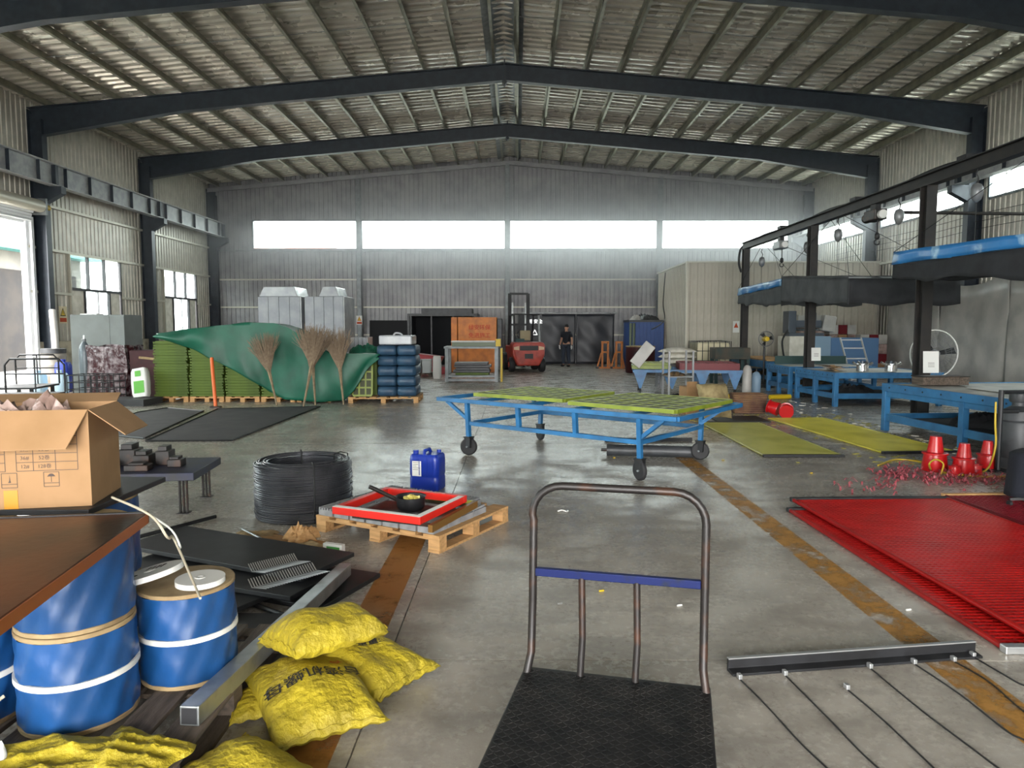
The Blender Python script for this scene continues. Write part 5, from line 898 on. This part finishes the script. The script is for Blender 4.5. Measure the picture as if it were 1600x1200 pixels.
t = thing('steel_drum','grey steel drum beside the white door jamb','drum',(-12.75,19.0,0)) if False else thing('steel_drum','grey concrete coloured drum between the door jamb and the column','drum',(-12.62,19.25,0)); MB().lathe([(.29,0),(.30,.02),(.30,.3),(.31,.32),(.30,.34),(.30,.6),(.31,.62),(.30,.64),(.30,.92),(.29,.93)],28).build('drum_body',mat('drum_grey','8b8780',.7,0,'7a766e',4),t,smooth=40); MB().lathe([(.31,.93),(.31,1.05),(.27,1.06)],28).build('lid','dark_grey',t,smooth=40)
tag(MB().tube(hermite([(-12.35,18.9,.02),(-12.65,19.4,1.0),(-12.95,19.8,2.1)]),[.09]*13,12).build('leaning_roll','film_white',smooth=60),'pale rolled sheet leaning against the left column','roll')
t = thing('propane_bottle','white propane bottle at the left of the grey cabinet','gas bottle',(-11.35,18.6,0)); MB().lathe([(.16,0),(.2,.05),(.21,.4),(.17,.56),(.06,.6)],24).build('bottle_body','film_white',t,smooth=40); MB().lathe([(.10,.6),(.10,.70),(.085,.70)],16).build('collar','film_white',t,smooth=40); MB().cyl((0,0,.6),(0,0,.68),.03,n=8).build('valve','black',t)
for i,(x,y,mt,h_) in enumerate(((-12.0,18.4,'cardboard',.34),(-11.72,18.5,'yellow',.38),(-11.6,18.15,'black_matte',.36))): t = thing('small_box',['small tan carton beside the drum','small yellow box between tan carton and black case','small black case in front of the propane bottle'][i],'box',(x,y,0),R(10*i)); MB().box(-.13,.13,-.10,.10,0,h_).build('box_body',mt,t,bev=.01); MB().box(-.13,.13,-.105,-.1005,h_*.5,h_*.8).build('label','paper' if i == 2 else mt,t)
def plate(label, c, rot, w_, h_, lines, tri=None):
    t = thing('wall_sign',label,'sign',c,rot=rot); MB().box(-w_/2,w_/2,-.006,0,0,h_).build('plate','paper' if tri != 'y' else mat('sign_cream','c9bd9a',.6),t)
    MB().prism([(-w_*.36,h_*.42),(w_*.36,h_*.42),(0,h_*.92)],lambda u,v,s:(u,-.0065-.002*s,v)).build('warning_triangle','ink_black' if tri == 'y' else 'ink_red',t); MB().prism([(-w_*.26,h_*.47),(w_*.26,h_*.47),(0,h_*.83)],lambda u,v,s:(u,-.0088-.001*s,v)).build('triangle_field','yellow',t); MB().box(-w_*.42,w_*.42,-.009,-.0065,h_*.08,h_*.32).build('text_band','ink_red',t); MB().prism([(-.012*w_*4,h_*.52),(.0,h_*.60),(.04*w_,h_*.58),(-.02*w_,h_*.78)],lambda u,v,s:(u,-.010-.001*s,v)).build('bolt_symbol','ink_black',t)
plate('yellow electric hazard sign on the left wall beside the grey cabinet',(-13.46,21.05,1.75),(0,0,R(90)),.36,.50,2,'y'); plate('small white sign with red band on the back wall post',(-6.98,31.5,1.75),(0,0,0),.26,.40,1)
# ================================================================== BACK AREA
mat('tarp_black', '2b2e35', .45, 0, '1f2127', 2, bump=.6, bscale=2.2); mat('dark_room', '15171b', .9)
dk = bpy.data.objects.new('door_2', None); C.objects.link(dk); struct(dk, 'black tarpaulin covered sliding door in the back wall behind the standing man')
for x0,x1 in ((.9,2.58),(2.62,4.28)): MB().grid(lambda u,v: (x0+(x1-x0)*u,31.55+.04*math.sin(u*9+v*5)*math.sin(v*7),.03+2.17*v),24,20).build('door_leaf','tarp_black',dk,smooth=70,sol=.02)
MB().cyl((.2,31.5,2.26),(4.4,31.5,2.26),.04,n=10).build('sliding_track','galv',dk,smooth=40)
for i, x in enumerate((.38,.78)): MB().box(x-.17,x+.17,31.46,31.48,1.1,1.65).build('hazard_plate','dark_grey',dk); MB().prism([(x-.13,1.30),(x+.13,1.30),(x,1.55)],lambda u,v,s:(u,31.455-.004*s,v)).build('hazard_triangle','silver',dk); MB().prism([(x-.09,1.32),(x+.09,1.32),(x,1.49)],lambda u,v,s:(u,31.449-.003*s,v)).build('hazard_field','dark_grey',dk)
textmesh('lettering','注意安全',.20,'silver',dk,(.72,31.46,1.88),(R(90),0,0)); MB().box(.05,1.1,31.5,31.52,.03,2.2).build('side_panel','dark_grey',dk)
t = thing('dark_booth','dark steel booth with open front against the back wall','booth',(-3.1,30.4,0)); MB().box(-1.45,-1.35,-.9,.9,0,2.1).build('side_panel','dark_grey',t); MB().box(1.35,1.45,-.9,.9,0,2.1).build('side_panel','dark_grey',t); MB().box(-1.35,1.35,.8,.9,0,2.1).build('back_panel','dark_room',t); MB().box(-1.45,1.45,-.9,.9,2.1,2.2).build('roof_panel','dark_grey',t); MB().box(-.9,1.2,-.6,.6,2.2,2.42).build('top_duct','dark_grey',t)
for x in (-1.3,-.45,.45,1.3): MB().box(x-.03,x+.03,-.9,-.84,0,2.1).build('frame_post','dark_grey',t)
t = thing('black_board','black board leaning against the back wall left of the booth','board',(-5.65,31.2,0),rot=(R(-6),0,0)); MB().box(-.85,.85,-.03,.03,0,1.95).build('board_sheet','black_matte',t); MB().box(.85,.92,-.04,.04,0,2.05).build('wooden_post','wood_reel',t)
for i,x in enumerate((-7.6,-7.05)): t = thing('black_drum',['black hose reel beside the post at the back wall, left','black hose reel beside the post at the back wall, right'][i],'reel',(x,30.7,0)); MB().cyl((-.12,0,.8),(.12,0,.8),.42-.1*i,n=24).build('reel_drum','black_matte',t,smooth=40); MB().box(-.3,.3,-.3,.3,0,.40).build('stand','dark_grey',t)
t = thing('orange_cabinet','tall orange steel cabinet with red lettering behind the grey rack','cabinet',(-1.55,26.4,0)); MB().box(-.85,-.63,-.5,.5,0,2.0).build('side_module','orange',t,bev=.01); MB().box(-.60,.80,-.5,.5,0,2.0).build('cabinet_body','orange',t,bev=.01); MB().box(.83,1.0,-.45,.45,.2,1.95).build('fan_housing','dark_grey',t,bev=.02)
textmesh('lettering','绿安环保',.20,'ink_red',t,(.18,-.502,1.62),(R(90),0,0),bold=.003); textmesh('lettering','免进施工',.20,'ink_red',t,(.18,-.502,1.33),(R(90),0,0),bold=.003)
t = thing('steel_rack','grey steel rack table with panels on its shelf in front of the orange cabinet','rack',(-1.36,21.6,0)); [MB().box(x-.05,x+.05,y-.05,y+.05,0,1.0).build('leg','grey_steel',t) for x in (-.74,.74) for y in (-.42,.42)]; MB().box(-.82,.80,-.5,.5,1.0,1.06).build('top_plate','grey_steel',t,bev=.005); MB().box(-.76,.76,-.46,.46,.14,.20).build('shelf','grey_steel',t); MB().box(-.72,.72,-.46,-.42,.02,.10).build('bottom_rail','grey_steel',t)
for k in range(5): tag(MB().obox((-1.38+rnd.uniform(-.05,.05),21.6,.2405+k*.075),(1.0+.1*(k%2),.75,.07)).build('dark_screen','dark_grey' if k else 'panel_green',bev=.006),'dark panel on the grey rack shelf, %s from the bottom' % NM[k],'screen','panels on the grey rack shelf')
t = thing('frame_bundle','bundle of green frames on top of the grey rack','frames',(-1.36,21.6,1.061)); MB().box(-.6,.72,-.3,.3,0,.12).build('lower_frame',mat('pale_olive','5f6a55',.5),t); MB().box(-.62,.70,-.32,.32,.125,.16).build('pale_board','film_white',t); MB().box(.72,.86,-.3,.3,-.0,.22).build('yellow_edge','yellow',t)
tag(MB().box(-.50,-.44,21.3,21.9,.002,1.0).build('yellow_post','yellow'),'yellow upright frame standing against the right end of the grey rack','frame')
pallet('pallet','dark pallet under the white bins',(-3.3,23.6),0,1.0,.9,.13,'wood_grey',5)
for i in range(3): t = thing('white_bin','white plastic bin on the dark pallet, %s of three' % ('left','middle','right')[i],'bin',(-3.62+i*.32,23.45,.1305)); MB().prism([(-.13,0),(.13,0),(.15,.42),(-.15,.42)],lambda u,v,s:(u,-.2+.4*s,v)).build('bin_body',mat('bin_white','aeb4b5',.5) if i == 0 else 'bin_white',t,bev=.02); MB().box(-.155,.155,-.205,.205,.42,.45).build('rim','bin_white',t)
t = thing('red_tub','red moulded tub behind the white bins','tub',(-3.3,25.2,0)); MB().prism([(-.6,.25),(.5,.25),(.7,.6),(-.5,.75),(-.7,.6)],lambda u,v,s:(u,-.35+.7*s,v)).build('tub_body',mat('tub_red','8b1f28',.4),t,bev=.04); MB().box(-.5,.9,-.4,.4,0,.25).build('tub_base','tub_red',t,bev=.02)
t = thing('white_sack','white sack standing left of the grey rack','sack',(-2.55,22.6,0)); blob(.26,.24,.72,6).build('sack_body','paper',t,smooth=60); MB().box(-.02,.02,-.155,-.150,.1,.6).build('side_seam','paper',t)
# forklift seen from behind
t = thing('forklift','red forklift truck seen from behind with raised dark mast','forklift',(.30,26.5,0),R(9))
m = MB(); m.prism([(-.58,.62),(-.60,1.0),(-.52,1.10),(.52,1.10),(.60,1.0),(.58,.62),(.40,.24),(-.40,.24)],lambda u,v,s:(u,-.78+.75*s+(-.06 if not s and .5 < v < 1.05 else 0),v)); m.build('counterweight','forklift_red',t,bev=.05)
MB().box(-.55,.55,-.03,1.35,.35,.95).build('chassis','forklift_red',t,bev=.04); MB().box(-.33,.33,-.86,-.83,.80,.97).build('radiator_grille','black',t); MB().box(-.15,.15,-.845,-.80,.50,.68).build('tow_recess','black',t)  # tow recess is a black plate, painted as shade
for s in (-1,1): MB().prism([(s*.36,.81),(s*.55,.83),(s*.55,.92),(s*.36,.96)],lambda u,v,q_:(u,-.855+.03*q_,v)).build('tail_lamp',mat('lamp_amber','c9a888',.3) if s < 0 else 'lamp_amber',t)
for s in (-1,1):
    for y, r_, w_ in ((-.35,.27,.20),(1.1,.34,.24)):
        o = MB().lathe([(.10,-w_/2),(r_*.92,-w_/2),(r_,-w_/2+.04),(r_,w_/2-.04),(r_*.92,w_/2),(.10,w_/2)],26).build('wheel','rubber',t,smooth=40); o.rotation_euler = (0,R(90),0); o.location = (s*.56,y,r_); MB().cyl((s*.66,y,r_),(s*.69,y,r_),.10,n=14).build('wheel_hub','forklift_red',t,smooth=40)
for s in (-1,1):
    MB().bar((s*.46,-.45,1.08),(s*.46,-.25,2.08),.06,.06).build('guard_post','black_steel' if s < 0 else 'galv',t); MB().bar((s*.46,1.2,.9),(s*.46,.85,2.08),.06,.06).build('guard_post','black_steel',t); MB().bar((s*.46,-.3,2.1),(s*.46,.9,2.1),.06,.06).build('guard_rail','black_steel',t)
for k in range(6): MB().bar((-.46,-.28+k*.23,2.12),(.46,-.28+k*.23,2.12),.03,.03).build('guard_bar','black_steel',t)
for s in (-1,1):
    MB().box(s*.36-.06,s*.36+.06,1.42,1.56,.1,2.95).build('mast_upright','black_steel',t); MB().box(s*.26-.03,s*.26+.03,1.46,1.54,.1,2.6).build('lift_cylinder','galv',t); MB().box(s*.25-.06,s*.25+.06,1.7,2.85,.05,.10).build('fork','black_steel',t)
for z in (.5,1.7,2.9): MB().box(-.36,.36,1.44,1.54,z,z+.08).build('mast_crossbar','black_steel',t)
MB().box(-.45,.45,1.58,1.68,.1,.7).build('fork_carriage','black_steel',t); MB().box(-.22,.22,.0,.42,1.0,1.14).build('seat_base','black',t,bev=.03); MB().box(-.20,.20,-.06,.04,1.14,1.52).build('seat_back',mat('seat_tan','8f8468',.7),t,bev=.04); MB().tube([(.0+.17*math.cos(a),.85+.05*math.sin(a),1.35+.16*math.sin(a)) for a in [2*math.pi*k/24 for k in range(24)]],.014,6,closed=True).build('steering_wheel','black',t); MB().cyl((0,.85,1.34),(0,1.1,1.0),.025,n=8).build('steering_column','black',t); MB().box(-.45,-.12,-.55,-.35,1.10,1.22).build('hood_box','green_dark',t)
# jack stands
for i, x in enumerate((3.50,4.05)):
    t = thing('jack_stand','orange A frame trestle at the back, %s one' % ('left','right')[i],'trestle',(x,28.3,0)); 
    for s in (-1,1): MB().box(s*.11-.035,s*.11+.035,-.05,.05,0,1.05).build('upright','orange',t); MB().bar((s*.12-.03,0,.62),(-.30 if s < 0 else .22,0,.05),.06,.05,up=(0,1,0)).build('brace','orange',t)
    MB().box(-.15,.15,-.05,.05,1.0,1.08).build('head_plate','orange',t); MB().box(-.32,.22,-.06,.06,0,.06).build('base_bar','orange',t); MB().box(-.345,-.25,-.08,.08,0,.08).build('rubber_foot','black',t); MB().box(-.10,.10,-.05,.05,.62,.68).build('mid_bar','orange',t)
t = thing('maroon_drum','dark maroon steel tank on the floor before the blue container','tank',(4.45,25.7,0)); MB().lathe([(.50,0),(.52,.03),(.52,.93),(.50,.95)],36).build('tank_body',MATS['maroon'],t,smooth=40); MB().lathe([(.53,.93),(.53,.965),(.50,.97)],36).build('rim','wood_reel',t,smooth=40); [MB().obox((.52*math.sin(a),-.52*math.cos(a),z),(.10,.01,.06),(0,0,a)).build('label','rust_dark',t) for a,z in ((-.5,.7),(.3,.4),(-.2,.25))]
t = thing('blue_container','blue corrugated steel container with clutter on its roof','container',(5.2,28.9,0)); MB().box(-.45,.45,-.85,.85,0,1.84).build('container_core','mid_blue',t) if False else None
MB().box(-.75,.55,-.75,.85,.002,1.84).build('container_core',mat('cont_blue','274a86',.5,0,'20407a',3),t); s0 = MB().box(-.04,.04,-.03,0,.02,1.82).build('corrugation','cont_blue',t); s0.location = (-.62,-.75,0)
for k in range(1,9): share(s0,t,(-.62+k*.145,-.75,0))
for x in (-.73,-.60): MB().cyl((x,-.80,.05),(x,-.80,1.8),.05,n=10).build('door_pillar','pale_olive',t)
MB().box(-.78,.58,-.8,.88,1.84,1.92).build('roof_edge','dark_grey',t)
crumple('roof_clutter','grey scrap lying on the blue container roof','scrap',(5.2,28.9,1.921),.9,.8,.28,'dark_grey',.3,71,k=5); crumple('roof_clutter','pale plastic scrap at the left of the container roof','scrap',(4.75,28.45,1.921),.35,.35,.26,'film_white',.3,72,k=4)
# ---- standing man
def person(label, loc, rz):
    t = thing('person',label,'person',loc,rz)
    def skin(name, verts, edges, rad, mt, par, root=0, sub=2):
        me = bpy.data.meshes.new(name); me.from_pydata(verts,edges,[]); o = bpy.data.objects.new(name,me); C.objects.link(o); md = o.modifiers.new('s','SKIN'); md.use_smooth_shade = True; o.modifiers.new('d','SUBSURF').levels = sub; o.modifiers['d'].render_levels = sub
        bm = bmesh.new(); bm.from_mesh(me); lay = bm.verts.layers.skin.verify()
        bm.verts.ensure_lookup_table()
        for v, r_ in zip(bm.verts, rad): v[lay].radius = r_ if isinstance(r_, tuple) else (r_,r_)
        bm.verts[root][lay].use_root = True; bm.to_mesh(me); bm.free(); me.materials.append(MATS[mt]); o.parent = par; return o
    V = [(0,0,.93),(0,0,1.12),(0,-.01,1.32),(0,0,1.44),(0,-.01,1.52),(0,-.02,1.60),(0,-.02,1.68),
         (-.18,0,1.40),(-.25,.01,1.14),(-.28,-.06,.90),(.18,0,1.40),(.26,.01,1.14),(.29,-.05,.90),
         (-.10,0,.88),(-.13,-.06,.48),(-.15,.02,.09),(-.16,-.12,.04),(.10,0,.88),(.11,-.02,.48),(.12,.03,.09),(.13,-.11,.04)]
    Ed = [(0,1),(1,2),(2,3),(3,4),(4,5),(5,6),(2,7),(7,8),(8,9),(2,10),(10,11),(11,12),(0,13),(13,14),(14,15),(15,16),(0,17),(17,18),(18,19),(19,20)]
    Rd = [(.15,.10),(.14,.10),(.15,.10),.06,.055,(.078,.095),(.068,.085),.06,.045,.032,.06,.045,.032,.085,.06,.042,.04,.085,.06,.042,.04]
    skin('body',V,Ed,Rd,'skin',t)
    Vs = [(0,0,.90),(0,0,1.12),(0,-.01,1.33),(0,0,1.44),(-.18,0,1.40),(-.235,.01,1.20),(.18,0,1.40),(.245,.01,1.20)]
    skin('shirt',Vs,[(0,1),(1,2),(2,3),(2,4),(4,5),(2,6),(6,7)],[(.175,.125),(.165,.12),(.175,.125),.075,.082,.068,.082,.068],'shirt',t)
    skin('trousers',[(0,0,.95),(-.10,0,.86),(-.13,-.055,.48),(-.15,.02,.10),(.10,0,.86),(.11,-.02,.48),(.12,.03,.10)],[(0,1),(1,2),(2,3),(0,4),(4,5),(5,6)],[(.165,.12),.105,.082,.066,.105,.082,.066],'trousers',t)
    h = MB().lathe([(.02,.105),(.055,.095),(.082,.06),(.090,.02),(.086,-.02),(.07,-.05)],20,(0,0,0)).build('hair','hair',t,smooth=60); h.location = (0,.012,1.665); h.rotation_euler = (R(14),0,0); h.scale = (.92,1.08,1)
    MB().add([(0,-.125,1.60),(-.014,-.10,1.585),(.014,-.10,1.585),(0,-.10,1.64)],[(0,1,2),(0,2,3),(0,3,1),(1,3,2)]).build('nose','skin',t); [MB().lathe([(.004,-.006),(.009,0),(.004,.006)],8,(s*.032,-.103,1.645)).build('eye','black',t) for s in (-1,1)]; MB().box(-.024,.024,-.106,-.098,1.553,1.562).build('mouth','tub_red',t); [MB().lathe([(.008,-.03),(.018,0),(.008,.03)],8,(s*.083,0,1.62)).build('ear','skin',t) for s in (-1,1)]
    for s,(hx,hy) in ((-1,(-.285,-.075)),(1,(.295,-.065))):
        Vh = [(hx,hy,.90),(hx,hy-.008,.83)]; Eh = [(0,1)]; Rh = [(.03,.036),(.022,.040)]
        for k in range(4): b0 = len(Vh); y0 = hy-.036+.022*k; L_ = (.07,.08,.078,.06)[k]; Vh += [(hx,y0,.80),(hx-s*.01,y0-.004,.80-L_*.5),(hx-s*.025,y0-.004,.80-L_)]; Eh += [(1,b0),(b0,b0+1),(b0+1,b0+2)]; Rh += [.011,.010,.009]
        b0 = len(Vh); Vh += [(hx-s*.012,hy-.055,.835),(hx-s*.02,hy-.07,.79)]; Eh += [(0,b0),(b0,b0+1)]; Rh += [.012,.010]
        skin('work_glove',Vh,Eh,Rh,'paper',t,0,1)
    for x, y in ((-.155,-.055),(.125,-.045)): MB().grid(lambda u,v: (x+.05*math.cos(u*6.283)*math.sin(v*3.14),y+.135*math.sin(u*6.283)*math.sin(v*3.14),.048-.046*math.cos(v*3.14)),14,8,cu=True).build('shoe','black',t,smooth=60)
person('man in dark polo shirt and work trousers standing before the black door',(2.05,29.55,0),R(-35))
# ================================================================== OUTSIDE
t = thing('neighbour_shed','pale shed with teal roof seen through the open roller door','building',(-25,20,-.26)); MB().box(-3,3,-9,16,0,5.2).build('shed_wall',mat('shed_grey','474642',.8,0,'55544e',1),t); MB().prism([(-3.6,5.2),(3.8,5.2),(3.8,5.4),(0,6.6),(-3.6,5.4)],lambda u,v,s:(u,-9.5+26*s,v)).build('teal_roof',mat('teal','2f6a68',.6),t)
MB().box(3.0,3.05,2,15.5,0,4.4).build('dark_opening',mat('opening','0c0b0d',.95,0,'1a1714',1.5),t)  # dark sheet on a solid wall, painted as the shaded inside
for y in (-7,-4,-1.5): w_ = MB().box(3.0,3.06,y,y+1.4,1.2,2.6).build('window','dark_frame',t); MB().box(3.06,3.07,y+.08,y+1.32,1.28,2.52).build('pane','glass',w_)
t = thing('far_shed','pale red gabled shed seen through the first back window','building',(-18.5,62,-.26)); mat('pale_red','b06a58',.7,0,'9c9a96',.5,lo=.45,hi=.6)
MB().prism([(-5.5,0),(6.5,0),(6.5,7.3),(-.5,10.1),(-5.5,8.6)],lambda u,v,s:(u,8*s,v)).build('shed_wall','pale_red',t); r0 = MB().box(-.06,.06,-.08,0,0,7.2).build('wall_rib','paper',t); r0.location = (-5.2,0,0)
for k in range(1,21): share(r0,t,(-5.2+k*.56,0,0))
for i,(x,y,mt,w_,h_,lb) in enumerate(((-15.2,17.2,'tarp_green',.9,.5,'green tarpaulin heap outside the roller door'),(-15.0,16.4,'black_matte',1.2,1.0,'dark scrap heap outside the roller door'),(-15.6,18.3,'waste_brown',1.0,.9,'brown scrap heap outside the door jamb'))): crumple('scrap_heap',lb,'scrap heap',(x,y,-.26),w_,w_,h_+.5,mt,i,90+i)
# small litter on the floor
for i,(px,py,mt,lb) in enumerate(((880,800,'paper','curled white paper strip on the floor behind the trolley handle'),(875,945,'silver','tiny metal scrap on the floor inside the trolley handle'),(940,925,'yellow','tiny yellow scrap on the floor inside the trolley handle'),(1062,948,'paper','tiny white scrap right of the trolley handle bars'),(1420,955,'paper','tiny white scrap beside the red screens'),(1130,720,'hose_yellow','yellow green scrap on the floor under the blue cart'),(960,716,'hose_yellow','olive scrap beside the steel roller'),(1268,740,'yellow','small yellow scrap in front of the olive screen'))):
    g = G(px,py); tag(MB().tube(hermite([(g.x-.05,g.y,.006),(g.x-.01,g.y+.02,.012),(g.x+.03,g.y-.01,.007),(g.x+.04,g.y-.03,.02)]) if i == 0 else [(g.x-.015,g.y,.007),(g.x+.015,g.y+.008,.007)],.006,5).build('floor_scrap',mt),lb,'scrap')
# ================================================================== HAZE hanging under the roof at the far end of the hall
hz = MB().box(XL+.9,XR-.9,19.0,31.4,2.4,7.3).build('haze', 'black'); vm = bpy.data.materials.new('haze'); vm.use_nodes = True; nt = vm.node_tree; nt.nodes.remove(nt.nodes['Principled BSDF'])
vs = nt.nodes.new('ShaderNodeVolumeScatter'); vs.inputs['Color'].default_value = (.97,.97,1,1); vs.inputs['Anisotropy'].default_value = .5
tc = nt.nodes.new('ShaderNodeTexCoord'); sp = nt.nodes.new('ShaderNodeSeparateXYZ'); nt.links.new(tc.outputs['Object'], sp.inputs[0])
def ramp(out, a, b, lo, hi):
    r = nt.nodes.new('ShaderNodeMapRange'); r.interpolation_type = 'SMOOTHSTEP'; r.inputs[1].default_value = a; r.inputs[2].default_value = b; r.inputs[3].default_value = lo; r.inputs[4].default_value = hi; nt.links.new(out, r.inputs[0]); return r.outputs[0]
def mul(a, b):
    k = nt.nodes.new('ShaderNodeMath'); k.operation = 'MULTIPLY'; nt.links.new(a, k.inputs[0]); nt.links.new(b, k.inputs[1]); return k.outputs[0]
dn = mul(mul(ramp(sp.outputs['Z'],2.4,5.0,0,.085), ramp(sp.outputs['Y'],19,26,0,1)), mul(ramp(sp.outputs['Z'],5.6,7.3,1,0), ramp(sp.outputs['X'],-10,4,.35,1)))
nt.links.new(dn, vs.inputs['Density'])
nt.links.new(vs.outputs[0], nt.nodes['Material Output'].inputs['Volume']); hz.data.materials[0] = vm; hz['kind'] = 'stuff'; hz['label'] = 'thin pale smoke haze hanging under the roof at the back'; hz['category'] = 'haze'
